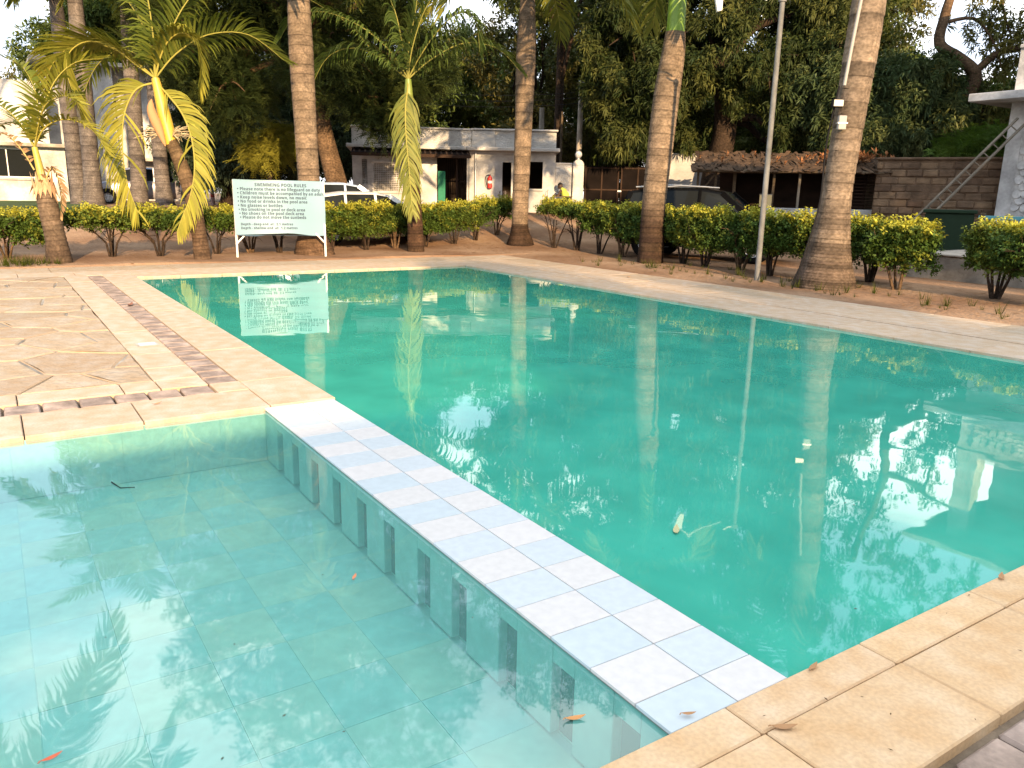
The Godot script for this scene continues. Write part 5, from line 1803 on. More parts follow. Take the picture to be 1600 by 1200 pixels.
	# conduit, floodlight and cable on that trunk
	var cd := MB.new()
	cd.tube(smooth_path([Vector3(13.2, 0, -9.3) + V(-.16, 3.6, .24), Vector3(13.2, 0, -9.3) + V(-.10, 4.4, .26), Vector3(13.2, 0, -9.3) + V(-.02, 5.3, .28)], 4), range(9).map(func(_x): return .03), 8)
	tag(obj("conduit", cd.done(), M.pvc), "white plastic conduit on the mottled palm trunk", "pipe")
	cd = MB.new()
	cd.tube(smooth_path([Vector3(13.2, 0, -9.3) + V(-.22, 3.6, .16), Vector3(13.2, 0, -9.3) + V(-.31, 2.6, .1), Vector3(13.2, 0, -9.3) + V(-.33, 1.6, .14), Vector3(13.2, 0, -9.3) + V(-.52, .8, .25), Vector3(13.2, 0, -9.3) + V(-.74, -.02, .3)], 5), range(21).map(func(_x): return .016), 6)
	tag(obj("cable", cd.done(), M.black), "dark cable hanging down the left side of the mottled palm", "cable")
	var bxx := thing("junction_box", "white junction box strapped to the mottled palm trunk", "junction box", Vector3(13.2, 0, -9.3) + V(-.14, 2.85, .26), deg_to_rad(-33))
	bx("case", Vector3(-.07, 0, -.04), Vector3(.07, .24, .05), M.pvc, bxx, .012)
	bx("strap", Vector3(-.09, .1, -.045), Vector3(.09, .125, .053), M.steel, bxx, .003)
	var fld := thing("floodlight", "small black framed floodlight fixed on the mottled palm trunk", "floodlight", Vector3(13.2, 0, -9.3) + V(-.24, 3.3, .24), deg_to_rad(-33))
	bx("housing", Vector3(-.10, -.07, -.06), Vector3(.10, .07, .04), M.black, fld, .015)
	bx("lens", Vector3(-.085, -.055, .04), Vector3(.085, .055, .046), mat(Color(.22, .21, .19), .3), fld, .004)
	bx("bracket", Vector3(-.02, -.02, -.14), Vector3(.02, .02, -.06), M.steel, fld, .004)
	# far grey palms by the houses
	var proto: Node3D = null
	var fl2 := [[4.9, 36.0, "leftmost of the grey palm trunks standing by the far houses", 9.0], [5.75, 34.5, "darker thick palm trunk second from left by the far houses", 9.6], [8.4, 35.0, "leaning grey palm trunk in front of the grey hatchback", 8.4], [9.75, 34.5, "slim grey palm trunk at the rear of the grey hatchback", 8.8]]
	for k in fl2.size():
		var a: Array = fl2[k]
		var at := pol(a[0], a[1], .88)
		if proto == null:
			proto = thing("grey_palm", a[2], "palm tree", at, 0, "grey palms by the far houses")
			palm_trunk(proto, [Vector3(.1, -.1, 0), Vector3(.06, .5, 0), Vector3(0, 1.5, 0), Vector3(-.05, 5, 0), Vector3(-.1, 8.6, 0)], [.44, .34, .29, .28, .2], .2, func(_y: float) -> Color: return Color(.30, .26, .24), 18)
			shaft(proto, [Vector3(-.1, 8.5, 0), Vector3(-.1, 9.2, 0), Vector3(-.1, 9.8, 0)], [.19, .2, .11], Color(.12, .22, .03), Color(.16, .26, .04))
			palm_crown(proto, Vector3(-.1, 9.8, 0), 14, 1.4, 9)
		else:
			dup(proto, "grey_palm", at, k * 1.7, a[2], "grey palms by the far houses", Vector3(1, a[3] / 9.0, 1) * (.92 if k == 3 else 1.0))
	# tall palms beyond the left edge, seen mirrored in the shallow pool
	for a in [[2.5, 22.5, 13.8, "tall palm beyond the left edge of the terrace", 21]]:
		t = thing("side_palm", a[3], "palm tree", pol(a[0], a[1]))
		if a[4] == 21:
			t.position = Vector3(-1.35, 0, -21.6)
		palm_trunk(t, [Vector3(0, -.1, 0), Vector3(0, .5, 0), Vector3(0, 2, 0), Vector3(0, a[2] - 1.2, 0)], [.4, .28, .24, .19], .14, func(_y: float) -> Color: return grey, a[4])
		shaft(t, [Vector3(0, a[2] - 1.25, 0), Vector3(0, a[2] - .6, 0), Vector3(0, a[2], 0)], [.18, .19, .1], Color(.12, .22, .03), Color(.16, .26, .04))
		palm_crown(t, Vector3(0, a[2], 0), 16, 1.75 if a[4] == 21 else 1.3, a[4])

func shrubs() -> void:
	var list := [
		[.25, -20.7, 1.05, 1.0, .25], [2.3, -20.4, 1.12, .85, .55], [3.35, -20.5, 1.12, .80, .5], [4.75, -20.9, 1.1, .8, .5], [5.6, -20.95, 1.12, .75, .5], [6.3, -20.8, 1.05, .65, .6],
		[7.75, -20.9, 1.22, .72, .25], [8.75, -20.85, 1.28, .78, .3], [9.75, -21.1, 1.22, .72, .45], [10.8, -21.3, 1.22, .78, .3], [11.9, -21.5, 1.22, .80, .35], [12.9, -21.9, 1.2, .68, .5], [14.0, -22.4, 1.2, .66, .55],
		[14.2, -19.45, 1.38, .62, .75], [14.45, -18.65, 1.38, .66, .7], [14.45, -17.6, 1.38, .72, .55], [14.35, -16.5, 1.38, .72, .4], [14.25, -15.5, 1.38, .68, .3], [14.35, -14.2, 1.36, .72, .35], [14.15, -13.3, 1.36, .72, .2], [14.25, -12.3, 1.34, .74, .2], [14.05, -11.3, 1.32, .70, .3], [14.4, -10.3, 1.30, .75, .35], [14.9, -9.5, 1.28, .70, .2], [14.0, -8.35, 1.24, .62, .3],
		[14.5, -6.85, 1.28, .52, .3], [14.05, -6.0, 1.3, .72, .4], [14.1, -4.9, 1.3, .75, .4], [14.1, -3.7, 1.3, .75, .4]]
	var names := [
		"spreading low shrub left of the short palm", "shrub with thin bare stems right of the short palm", "shrub with pinkish bare twigs before the golden palm leaf", "shrub right behind the golden palm trunk", "shrub behind the left half of the rules sign", "shrub behind the right half of the rules sign",
		"bushy yellow topped shrub right of the rules sign", "bushy shrub in front of the white car door", "thin shrub with pink stems left of the drooping palm", "yellow topped shrub right of the drooping palm", "shrub before the white car's front wheel", "yellow shrub left of the middle royal palm", "small shrub touching the middle royal palm",
		"first shrub right of the middle royal palm, bare forked stems", "second shrub right of the middle royal palm, bare stems", "hedge shrub below the seated person", "hedge shrub left of the green crownshaft palm", "hedge shrub hugging the green crownshaft palm", "hedge shrub right of the green crownshaft palm", "dense hedge shrub before the black car door", "dense hedge shrub below the black car windscreen", "hedge shrub behind the lamp pole", "hedge shrub between lamp pole and mottled palm", "tall shrub right of the mottled palm", "rounded shrub standing before the ladder",
		"thin stemmed shrub left of the last bush", "broad shrub at the right edge of the view", "shrub past the right edge of the view", "last shrub of the right hedge row"]
	for k in list.size():
		var a: Array = list[k]
		var t := thing("hedge_shrub", names[k], "shrub", Vector3(a[0], gy(a[0], a[1]), a[1]), 0, "clipped hedge shrubs with yellow tops")
		var m := MB.new()
		var H: float = a[2]
		var r: float = a[3]
		var n := 4 + k % 3
		for i in n:
			var an := TAU * i / n + rng.randf()
			var q := Vector3(cos(an), 0, sin(an))
			var p0 := q * .04
			var p1 := q * rng.randf_range(.08, .2) + Vector3(0, H * rng.randf_range(.25, .4), 0)
			var p2 := q * r * rng.randf_range(.35, .7) + Vector3(0, H * rng.randf_range(.6, .75), 0)
			m.tube([p0 - Vector3(0, .05, 0), p1, p2], [.030, .022, .010], 6)
			for j in 4:
				var s := p1.lerp(p2, rng.randf_range(.0, .9))
				var e := s + (q + rdir(rng) * .9).normalized() * r * .45 + Vector3(0, .18, 0)
				m.tube([s, s.lerp(e, .5) + Vector3(0, .04, 0), e], [.010, .007, .003], 5)
		obj("stems", m.done(), M.bark_dark if k % 4 else M.bark, t)
		var spots := PackedVector3Array()
		var cols := PackedColorArray()
		gap.seed = k + 50
		gap.frequency = 2.2
		r *= 1.1 + .08 * sin(k * 2.3)
		var want := int((330 if k in [1, 2, 3, 4, 5, 8, 11, 12, 13, 14] else 540) * r / .7)
		var tries := 0
		var along_x := k < 13
		while spots.size() < want and tries < want * 7:
			tries += 1
			var u := Vector3(rng.randf_range(-1, 1), rng.randf_range(0, 1), rng.randf_range(-1, 1))
			var el := pow(absf(u.x), 3.0) + pow(absf(u.z), 3.0) + pow(absf(u.y * 1.9 - .9), 4.0) * .9 + .75 * gap.get_noise_3d(u.x * r * .5 + 9.0, u.y * .4, u.z * r * .5 + a[1])
			if el > 1.0:
				continue
			var dens := lerpf(.06, 1.0, smoothstep(0.0, a[4] + .25, u.y))
			if rng.randf() > dens or gap.get_noise_3d(u.x * r + a[0], u.y * H, u.z * r + a[1]) < -.07:
				continue
			var low: float = .20 + a[4] * (.72 if k in [1, 2, 3, 4, 5, 13, 14] else .45)
			var p := Vector3(u.x * r * (1.0 if along_x else .62), H * (low + (.96 - low) * u.y), u.z * r * (.62 if along_x else 1.0))
			p.y += .05 * gap.get_noise_3d(p.x * 2, 0, p.z * 2)
			spots.append(p)
			var q := rng.randf_range(.75, 1.25)
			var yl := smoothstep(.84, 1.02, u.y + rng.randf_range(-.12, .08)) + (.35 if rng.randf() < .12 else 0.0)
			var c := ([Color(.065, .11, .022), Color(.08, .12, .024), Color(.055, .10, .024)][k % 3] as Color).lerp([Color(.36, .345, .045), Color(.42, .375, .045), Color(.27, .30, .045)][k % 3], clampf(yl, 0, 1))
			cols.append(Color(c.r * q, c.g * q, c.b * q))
		# young shoots standing out of the clipped top
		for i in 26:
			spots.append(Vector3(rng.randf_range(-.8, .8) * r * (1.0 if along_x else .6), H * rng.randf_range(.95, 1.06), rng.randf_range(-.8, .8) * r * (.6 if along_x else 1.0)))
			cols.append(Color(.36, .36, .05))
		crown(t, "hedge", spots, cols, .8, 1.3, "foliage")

# ---------------------------------------------------------------- vehicles
func loft(rows: Array, closed := false) -> MB:
	var m := MB.new()
	var h: int = rows.size()
	var w: int = rows[0].size()
	for r in rows:
		for p in r:
			m.v.append(p)
			m.n.append(Vector3.ZERO)
			m.u.append(Vector2.ZERO)
			m.c.append(Color(1, 1, 1))
	for i in h - 1:
		for k in w - 1:
			var a := i * w + k
			for tr in [[a, a + 1, a + w + 1], [a, a + w + 1, a + w]]:
				var nn: Vector3 = (m.v[tr[1]] - m.v[tr[0]]).cross(m.v[tr[2]] - m.v[tr[0]])
				for e in tr:
					m.n[e] += nn
				m.ix.append_array(PackedInt32Array([tr[0], tr[2], tr[1]]))
	for i in m.n.size():
		m.n[i] = m.n[i].normalized() if m.n[i].length() > 1e-9 else Vector3.UP
	for e in [0, h - 1]:
		var q := []
		for p in rows[e]:
			q.append(p)
		m.poly(q, rows[1][w / 2] if e == 0 else rows[h - 2][w / 2])
	return m

# car along local x, front at +x. body: [x, y_bottom, y_top, half_width]; cab: [x, y_top, half_width_top] from front to back
func car(called: String, label: String, cat: String, at: Vector3, turn: float, body: Array, cab: Array, belt: float, paint: Material, wheels: Array, wr: float) -> Node3D:
	var t := thing(called, label, cat, at, turn)
	var rows := []
	for s in body:
		var x: float = s[0]
		var hw: float = s[3]
		var yb: float = s[1]
		var yt: float = s[2]
		var r := []
		for e in [[.80, 0.0], [.97, .12], [1.0, .38], [1.0, .62], [.975, .86], [.90, .97], [.70, 1.0]]:
			r.append(Vector3(x, lerpf(yb, yt, e[1]), hw * e[0]))
		var back := r.duplicate()
		back.reverse()
		for p in back:
			r.append(Vector3(p.x, p.y, -p.z))
		rows.append(r)
	obj("body", loft(rows).done(), paint, t)
	# glass house, roof skin and pillars
	var g := []
	var hw0: float = body[body.size() / 2][3] * .90
	for s in cab:
		g.append([Vector3(s[0] + s[3], belt - .03, hw0), Vector3(s[0], s[1] - .05, s[2] + .02), Vector3(s[0], s[1], s[2] - .06), Vector3(s[0], s[1] + .015, 0), Vector3(s[0], s[1], -s[2] + .06), Vector3(s[0], s[1] - .05, -s[2] - .02), Vector3(s[0] + s[3], belt - .03, -hw0)])
	obj("glass", loft(g).done(), M.glass, t)
	var rf := []
	for s in cab:
		rf.append([Vector3(s[0], s[1] - .055, s[2] + .035), Vector3(s[0], s[1] + .008, s[2] - .055), Vector3(s[0], s[1] + .03, 0), Vector3(s[0], s[1] + .008, -s[2] + .055), Vector3(s[0], s[1] - .055, -s[2] - .035)])
	obj("roof", loft(rf).done(), paint, t)
	for i in cab.size():
		for e: float in [-1.0, 1.0]:
			var s: Array = cab[i]
			var pm := MB.new()
			pm.bar(Vector3(s[0] + s[3], belt - .04, e * (hw0 + .008)), Vector3(s[0], s[1] - .02, e * (s[2] + .024)), .14 if i in [0, cab.size() - 1] else .07, .04)
			obj("pillar", pm.done(), paint, t)
	for x in wheels:
		for e: float in [-1.0, 1.0]:
			var hw: float = body[body.size() / 2][3]
			var wn := Node3D.new()
			wn.name = numbered(t, "wheel")
			t.add_child(wn, true)
			wn.transform = Transform3D(Basis(Vector3(1, 0, 0), PI / 2 * e), Vector3(x, wr, e * (hw - .19)))
			var m := MB.new()
			m.lathe([[wr * 1.16, -.05], [wr * 1.16, .192], [wr * .6, .193]], 22)
			obj("wheel_arch", m.done(), M.black, wn, Transform3D(Basis(), Vector3(0, 0, -.03 * e)))
			m = MB.new()
			m.lathe([[wr * .62, .0], [wr * .95, .0], [wr, .03], [wr, .18], [wr * .95, .205], [wr * .64, .21]], 24)
			obj("tyre", m.done(), M.black, wn)
			m = MB.new()
			m.lathe([[.001, .185], [wr * .16, .20], [wr * .18, .19], [wr * .22, .17], [wr * .58, .17], [wr * .60, .205], [wr * .65, .208]], 20)
			for k in 10:
				var an := TAU * k / 10
				m.box(Vector3(cos(an) * wr * .38, .185, sin(an) * wr * .38), Vector3(wr * .45, .03, wr * .10), .004, Basis(Vector3(0, 1, 0), -an))
			obj("rim", m.done(), M.steel, wn)
	var f: Array = body[0]
	var b: Array = body[body.size() - 1]
	for e: float in [-1.0, 1.0]:
		obj("headlight", bxm(Vector3(.16, .15, .34), .04), mat(Color(.7, .7, .68), .12), t, Transform3D(Basis(Vector3(0, 1, 0), e * -.35), Vector3(f[0] - .06, lerpf(f[1], f[2], .72), e * f[3] * .72)))
		obj("tail_light", bxm(Vector3(.10, .30, .16), .03), mat(Color(.45, .03, .05), .2), t, Transform3D(Basis(Vector3(0, 1, 0), e * .3), Vector3(b[0] + .03, lerpf(b[1], b[2], .78), e * b[3] * .86)))
		var ms := MB.new()
		ms.box(Vector3.ZERO, Vector3(.11, .14, .20), .035)
		obj("mirror", ms.done(), paint, t, Transform3D(Basis(), Vector3(cab[0][0] + cab[0][3] - .35, belt + .06, e * (hw0 + .16))))
		for q in [[.1, .0], [-.95, 0.0]]:
			obj("door_handle", bxm(Vector3(.18, .03, .03), .01), M.steel, t, Transform3D(Basis(), Vector3(q[0] - .1, belt - .16, e * (body[body.size() / 2][3] + .005))))
			obj("door_seam", bxm(Vector3(.008, belt - .42, .004), 0), M.black, t, Transform3D(Basis(), Vector3(q[0] + .55, (belt + .3) / 2, e * (body[body.size() / 2][3] + .001))))
	obj("bumper", bxm(Vector3(.14, .20, f[3] * 1.8), .06), paint, t, Transform3D(Basis(), Vector3(f[0] + .0, f[1] + .16, 0)))
	obj("bumper", bxm(Vector3(.14, .20, b[3] * 1.8), .06), paint, t, Transform3D(Basis(), Vector3(b[0] - .0, b[1] + .16, 0)))
	obj("grille", bxm(Vector3(.05, .16, f[3] * .9), .02), M.black, t, Transform3D(Basis(), Vector3(f[0] + .01, lerpf(f[1], f[2], .62), 0)))
	obj("number_plate", bxm(Vector3(.02, .11, .46), .004), M.frame, t, Transform3D(Basis(), Vector3(f[0] + .085, f[1] + .18, 0)))
	return t

func cars() -> void:
	var white := mat(Color(.74, .73, .71), .25)
	white.clearcoat_enabled = true
	var blackp := mat(Color(.004, .004, .0045), .22)
	blackp.metallic_specular = .12
	var greyp := mat(Color(.26, .25, .28), .3, .3)
	var bluep := mat(Color(.42, .52, .66), .3)
	var hatch := [[2.15, .30, .62, .62], [2.05, .24, .76, .76], [1.6, .22, .86, .83], [1.0, .22, .95, .85], [-.2, .22, .97, .85], [-1.4, .22, .99, .85], [-1.95, .25, .98, .80], [-2.12, .32, .90, .70]]
	var hcab := [[.55, 1.42, .56, .75], [.1, 1.49, .58, .0], [-.8, 1.48, .58, 0.0], [-1.5, 1.38, .55, -.45]]
	var z := -22.75
	car("white_car", "white hatchback parked behind the hedge right of the rules sign", "car", Vector3(9.55, gy(9.5, z) - .0, z), deg_to_rad(-5), hatch, hcab, .95, white, [1.32, -1.28], .31)
	car("blue_car", "pale blue car mostly hidden behind the white car", "car", pol(20.9, 27.4, gy(10.4, -25.1)), deg_to_rad(-8), hatch, hcab, .95, bluep, [1.32, -1.28], .31)
	var suv := [[2.35, .36, .80, .70], [2.25, .30, 1.0, .86], [1.7, .30, 1.10, .93], [1.0, .30, 1.16, .94], [-.2, .30, 1.16, .94], [-1.5, .30, 1.17, .94], [-2.2, .32, 1.16, .90], [-2.35, .40, 1.05, .80]]
	var scab := [[.45, 1.74, .62, .75], [-.1, 1.82, .66, 0.0], [-1.1, 1.82, .66, 0.0], [-2.0, 1.74, .64, -.22]]
	var s := car("black_suv", "black four wheel drive parked behind the right hedge", "car", Vector3(16.3, gy(16.3, -15.3) + .04, -15.3), deg_to_rad(-60), suv, scab, 1.15, blackp, [1.42, -1.40], .38)
	for e: float in [-1.0, 1.0]:
		var m := MB.new()
		m.tube([Vector3(.1, 1.86, e * .58), Vector3(-.9, 1.90, e * .58), Vector3(-1.9, 1.84, e * .56)], [.02, .02, .02], 6)
		obj("roof_rail", m.done(), M.steel, s)
	var kei := [[1.68, .30, .72, .58], [1.58, .24, .84, .68], [1.2, .22, .90, .73], [.7, .22, .95, .74], [-.2, .22, .97, .74], [-1.1, .22, .99, .74], [-1.55, .25, .98, .70], [-1.68, .32, .92, .62]]
	var kcab := [[.45, 1.42, .52, .6], [.0, 1.5, .54, .0], [-.7, 1.49, .54, 0.0], [-1.35, 1.40, .52, -.22]]
	car("grey_hatchback", "small grey hatchback parked between the far grey palms", "car", pol(8.2, 37.5, .9), deg_to_rad(172), kei, kcab, .95, greyp, [1.08, -1.05], .28)

# ---------------------------------------------------------------- the rules board and small things
func sign_board() -> void:
	var t := thing("rules_sign", "pale blue swimming pool rules board on two white steel posts", "sign", Vector3(5.93, 0, -19.33), deg_to_rad(-7.5))
	for s: float in [-1.0, 1.0]:
		bx("post", Vector3(s * 1.05 - .022, -.1, -.045), Vector3(s * 1.05 + .022, 1.82, -.005), M.frame, t, .004)
		var b := MB.new()
		b.bar(Vector3(s * 1.05, .34, -.025), Vector3(s * .82, .58, -.025), .035, .03)
		obj("brace", b.done(), M.frame, t)
	# thin sheet, slightly buckled
	var rows := []
	for i in 9:
		var r := []
		for e in [0, 1]:
			for k in 15:
				var kk: int = k if e == 0 else 14 - k
				var x := -1.07 + 2.14 * kk / 14.0
				var y := .57 + 1.26 * i / 8.0
				if i == 0:
					y -= .035 * sin(kk * .6) + .02
				r.append(Vector3(x, y, .012 + .018 * sin(x * 4.2 + .8) + .012 * sin(y * 5.0 + x * 2.0) - (0.0 if e == 0 else .006)))
		r.append(r[0])
		rows.append(r)
	var board := loft(rows)
	var bm := mat(Color(.155, .26, .33), .35)
	obj("board", board.done(), bm, t)
	var font := SystemFont.new()
	font.font_names = PackedStringArray(["Droid Sans"])
	font.font_weight = 700
	var lines := [["SWIMMING POOL RULES", 1.715, .104, .03, 1], ["• Please note there is no lifeguard on duty", 1.615, .096, -.98, 0], ["• Children must be accompanied by an adult", 1.52, .096, -.98, 0], ["• Keep noise levels down, no music", 1.425, .096, -.98, 0], ["• No food or drinks in the pool area", 1.33, .096, -.98, 0], ["• No glasses or bottles", 1.235, .096, -.98, 0], ["• No smoking in pool or deck area", 1.14, .096, -.97, 0], ["• No shoes on the pool deck area", 1.05, .096, -.96, 0], ["• Please do not move the sunbeds", .96, .096, -.95, 0], ["Depth - deep end  at:  2.1 metres", .80, .078, -.94, 0], ["Depth - shallow end  at:  1.2 metres", .71, .078, -.94, 0]]
	for l in lines:
		var tm := TextMesh.new()
		tm.text = l[0]
		tm.font = font
		tm.font_size = 32
		tm.pixel_size = l[2] / 32.0
		tm.depth = .003
		tm.curve_step = 2.0
		tm.horizontal_alignment = HORIZONTAL_ALIGNMENT_CENTER if l[4] else HORIZONTAL_ALIGNMENT_LEFT
		# letters follow the buckled sheet
		var am := ArrayMesh.new()
		var ar := tm.get_mesh_arrays()
		var vs: PackedVector3Array = ar[Mesh.ARRAY_VERTEX]
		for i in vs.size():
			var x: float = vs[i].x * 1.0 + l[3]
			var y: float = vs[i].y + l[1]
			vs[i] = Vector3(x, y, vs[i].z + .0165 + .018 * sin(x * 4.2 + .8) + .012 * sin(y * 5.0 + x * 2.0))
		ar[Mesh.ARRAY_VERTEX] = vs
		am.add_surface_from_arrays(Mesh.PRIMITIVE_TRIANGLES, ar)
		obj("lettering", am, mat(Color(.02, .035, .065), .8), t)

func fallen_leaf(label: String, at: Vector3, turn: float, c: Color, l: float, grp := "") -> void:
	var m := MB.new()
	var n := 7
	var prev := []
	for i in n:
		var q := float(i) / (n - 1)
		var w := l * .16 * sin(PI * clampf(q * .94 + .03, 0, 1))
		var y := .004 + .018 * l / .15 * pow(absf(q - .45) * 2.0, 2.0)
		var x := (q - .5) * l
		var row := [Vector3(x, y + w * .22, -w), Vector3(x, y, 0), Vector3(x, y + w * .30, w)]
		if i > 0:
			for k in 2:
				m.quad(prev[k], prev[k + 1], row[k + 1], row[k])
		prev = row
	var o := thing("fallen_leaf", label, "leaf", at, turn, grp)
	var lm := mat(c, .8)
	lm.cull_mode = BaseMaterial3D.CULL_DISABLED
	obj("blade", m.done(), lm, o)
	m = MB.new()
	m.tube([Vector3(-l * .5, .022 * l / .15, 0), Vector3(-l * .62, .03 * l / .15, .01)], [.0022, .0015], 5)
	obj("stalk", m.done(), lm, o)

func small_things() -> void:
	var W := -.032
	var tan_ := Color(.33, .17, .07)
	fallen_leaf("curled brown leaf lying on the near stone coping", Vector3(1.90, .001, -1.31), -.55, tan_, .085)
	fallen_leaf("small brown leaf where the tile divider meets the near coping", Vector3(1.70, -.005, -1.52), -.5, tan_, .05)
	fallen_leaf("brown leaf at the corner of the deep pool by the divider", Vector3(2.26, .0, -1.47), .2, tan_, .06)
	fallen_leaf("brown leaf on the coping edge near the right side", Vector3(3.57, .001, -1.47), .4, tan_, .07)
	fallen_leaf("orange leaf floating by the last niche of the shallow pool", Vector3(1.40, W, -1.72), -.35, Color(.48, .22, .07), .07)
	fallen_leaf("small orange leaf floating in the middle of the shallow pool", Vector3(1.16, W, -2.98), .9, Color(.50, .18, .08), .05)
	fallen_leaf("red leaf floating at the left edge of the shallow pool", Vector3(-.02, W, -2.38), .2, Color(.50, .10, .04), .06)
	fallen_leaf("pale yellow leaf floating in the deep pool", Vector3(2.73, W, -2.62), .75, Color(.36, .34, .17), .10)
	fallen_leaf("brown leaf stuck on the brick strip left of the deep pool", Vector3(1.52, 0, -12.0), 1.2, Color(.16, .07, .04), .22)
	fallen_leaf("brown leaf lying on the right deck slabs", Vector3(10.9, .001, -12.3), .3, tan_, .14)
	fallen_leaf("dry leaf lying on the left flagstones", Vector3(-.4, .003, -9.8), 1.3, tan_, .09)
	fallen_leaf("dry leaf on the left coping near the corner", Vector3(.92, .001, -6.3), .4, tan_, .08)
	var tw := MB.new()
	tw.tube([Vector3(.42, W + .004, -4.75), Vector3(.45, W + .006, -4.62), Vector3(.52, W + .004, -4.60)], [.004, .003, .002], 5)
	tag(obj("twig", tw.done(), M.black), "small bent dark twig floating in the shallow pool", "twig")
	# lamp pole
	var lp := thing("lamp_pole", "tall grey steel lamp pole standing between the right hedge and the pool", "lamp post", Vector3(12.86, 0, -10.65))
	var m := MB.new()
	m.tube([Vector3(0, -.05, 0), Vector3(0, 2.6, 0), Vector3(0, 5.25, 0)], [.055, .052, .048], 12)
	obj("shaft", m.done(), M.galv, lp)
	m = MB.new()
	m.lathe([[.07, 5.2], [.075, 5.22], [.075, 5.3], [.03, 5.34], [.001, 5.35]], 12)
	obj("cap", m.done(), M.galv, lp)
	m = MB.new()
	m.tube([Vector3(0, 5.26, 0), V(-.14, 5.29), V(-.24, 5.36)], [.022, .022, .022], 8)
	obj("arm", m.done(), M.steel, lp)
	# hanging white floodlight near the top
	var fh := thing("white_floodlight", "white wedge shaped fitting hanging at the top edge left of lamp pole", "floodlight", Vector3(12.0, 5.05, -11.45), deg_to_rad(-33))
	m = MB.new()
	m.poly([Vector3(-.10, .42, .05), Vector3(.0, .0, .05), Vector3(.08, .02, .05), Vector3(.09, .42, .05)], Vector3(0, .2, 0))
	m.poly([Vector3(-.10, .42, -.05), Vector3(.0, .0, -.05), Vector3(.08, .02, -.05), Vector3(.09, .42, -.05)], Vector3(0, .2, 0))
	m.poly([Vector3(-.10, .42, .05), Vector3(.0, .0, .05), Vector3(.0, .0, -.05), Vector3(-.10, .42, -.05)], Vector3(0, .2, 0))
	m.poly([Vector3(.09, .42, .05), Vector3(.08, .02, .05), Vector3(.08, .02, -.05), Vector3(.09, .42, -.05)], Vector3(0, .2, 0))
	m.poly([Vector3(.0, .0, .05), Vector3(.08, .02, .05), Vector3(.08, .02, -.05), Vector3(.0, .0, -.05)], Vector3(0, .2, 0))
	m.poly([Vector3(-.10, .42, .05), Vector3(.09, .42, .05), Vector3(.09, .42, -.05), Vector3(-.10, .42, -.05)], Vector3(0, .2, 0))
	obj("housing", m.done(), M.frame, fh)
	m = MB.new()
	m.tube([Vector3(0, .42, 0), Vector3(.3, .65, -.2), Vector3(.95, .24, -.1)], [.018, .018, .018], 6)
	obj("arm", m.done(), M.steel, fh)
	# dry grass and weeds along the edge of the deck
	var tuft := MB.new()
	for k in 16:
		var an := rng.randf() * TAU
		var d := Vector3(cos(an), 0, sin(an))
		var h := rng.randf_range(.06, .2)
		var p := d * rng.randf_range(0, .05)
		var s := d.cross(Vector3.UP) * .004
		tuft.col = Color(.16, .19, .05).lerp(Color(.42, .33, .15), rng.randf())
		tuft.tri(p - s, p + s, p + d * h * .5 + Vector3(0, h, 0))
	var tm := tuft.done()
	var pos := []
	for k in 130:
		pos.append(Vector3(rng.randf_range(11.75, 12.6) + absf(rng.randfn(0, .7)), 0, rng.randf_range(-15.5, -2.0)))
	for k in 260:
		pos.append(Vector3(rng.randf_range(-6, 1.2), 0, rng.randf_range(-19.5, -18.45)))
	scatter("grass_tufts", tm, M.grass, pos, .5, 1.4)
	# leaf litter on the soil
	var lit := MB.new()
	leaf(lit, Vector3.ZERO, Vector3(1, 0, 0), Vector3.UP, .12, .045, .0)
	lit.c.fill(Color(.24, .13, .06))
	pos = []
	for k in 900:
		pos.append(Vector3(rng.randf_range(11.8, 15.5), .0, rng.randf_range(-22, -3)))
	for k in 500:
		pos.append(Vector3(rng.randf_range(-3, 14), .0, rng.randf_range(-22, -18.5)))
	scatter("leaf_litter", lit.done(), M.dead, pos, .5, 1.3)
	lit = MB.new()
	leaf(lit, Vector3.ZERO, Vector3(1, 0, 0), Vector3.UP, .016, .006, .0)
	lit.c.fill(Color(.10, .06, .035))
	pos = []
	for k in 130:
		pos.append(Vector3(rng.randf_range(-3, 1.0), -.0, rng.randf_range(-16, -7.2)))
	for k in 60:
		pos.append(Vector3(rng.randf_range(1.1, 2.1), .003, rng.randf_range(-16, -6.5)))
	for k in 22:
		pos.append(Vector3(rng.randf_range(1.5, 4.5), .003, rng.randf_range(-1.46, -.99)))
	for k in 160:
		pos.append(Vector3(rng.randf_range(9.2, 11.6), .003, rng.randf_range(-16, -3)))
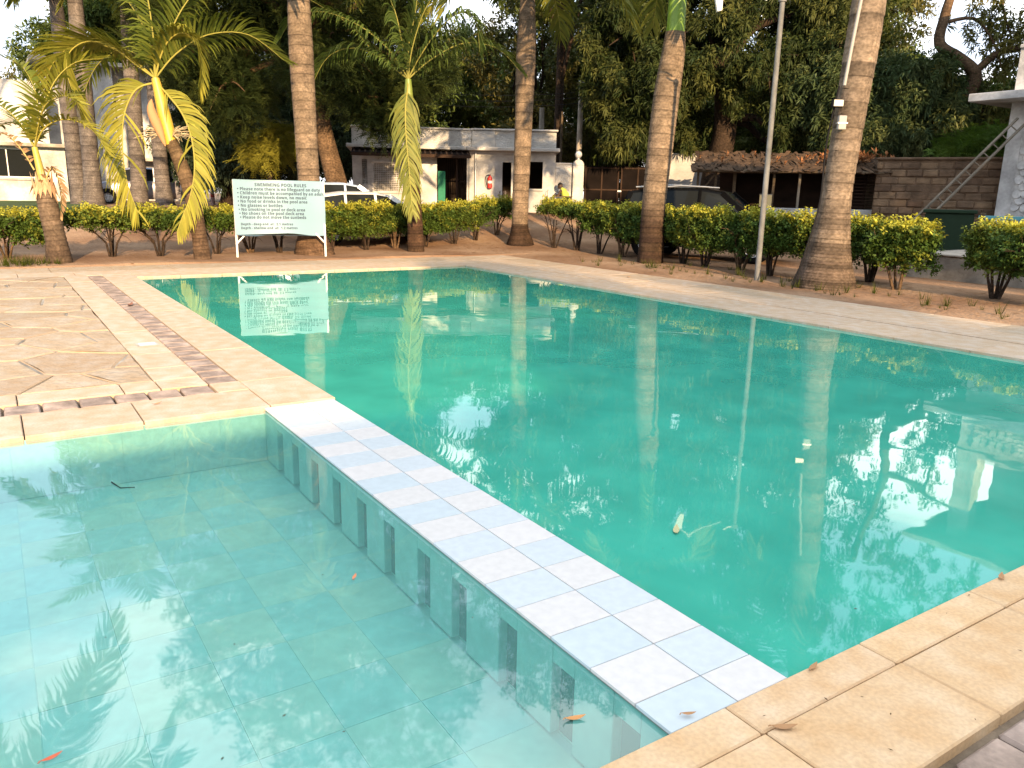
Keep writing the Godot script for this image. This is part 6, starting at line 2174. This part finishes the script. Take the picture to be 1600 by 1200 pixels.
	scatter("deck_litter", lit.done(), M.dead, pos, .5, 1.4, true)

func roof_leaves() -> void:
	var b := MB.new()
	for k in 7:
		b.col = Color(.30, .11, .045).lerp(Color(.22, .13, .06), rng.randf())
		leaf(b, rdir(rng) * .05, (rdir(rng) + Vector3(0, .3, 0)).normalized(), Vector3.UP, rng.randf_range(.14, .24), .07, .1)
	var t := Transform3D(Basis(Vector3(0, 1, 0), deg_to_rad(-48)), pol(51.7, 28.6, .48))
	var pos := []
	for k in 120:
		pos.append(t * Vector3(1.9 + rng.randfn(0, .45), 2.42 + absf(rng.randfn(0, .10)), -.5 + rng.randf_range(-.8, .6)))
	for k in 20:
		var z := rng.randf_range(-2.6, .4)
		pos.append(t * Vector3(rng.randf_range(-3, 3), 2.30 - z * .17, z))
	scatter("roof_leaf_litter", b.done(), M.dead, pos, .6, 1.3, true)

func specks() -> void:
	var b := MB.new()
	leaf(b, Vector3.ZERO, Vector3(1, 0, 0), Vector3.UP, .014, .006, .0)
	b.c.fill(Color(.09, .07, .045))
	var pos := []
	for k in 34:
		pos.append(Vector3(rng.randf_range(-1.5, 1.55), -.034, rng.randf_range(-5.7, -1.6)))
	for k in 90:
		pos.append(Vector3(rng.randf_range(2.2, 9.0), -.034, rng.randf_range(-14, -1.6)))
	scatter("floating_specks", b.done(), M.dead, pos, .4, 1.2, true)

func scatter(called: String, mesh: Mesh, m: Material, pos: Array, a: float, b: float, deck := false) -> void:
	var mm := MultiMesh.new()
	mm.transform_format = MultiMesh.TRANSFORM_3D
	mm.mesh = mesh
	mm.instance_count = pos.size()
	for i in pos.size():
		var p: Vector3 = pos[i]
		if not deck:
			p.y = gy(p.x, p.z) + .03
		else:
			p.y += .004
		mm.set_instance_transform(i, Transform3D(Basis(Vector3(0, 1, 0), rng.randf() * TAU).scaled(Vector3.ONE * rng.randf_range(a, b)), p))
	var o := MultiMeshInstance3D.new()
	o.name = called
	o.multimesh = mm
	o.material_override = m
	o.set_meta("kind", "stuff")
	add_child(o, true)
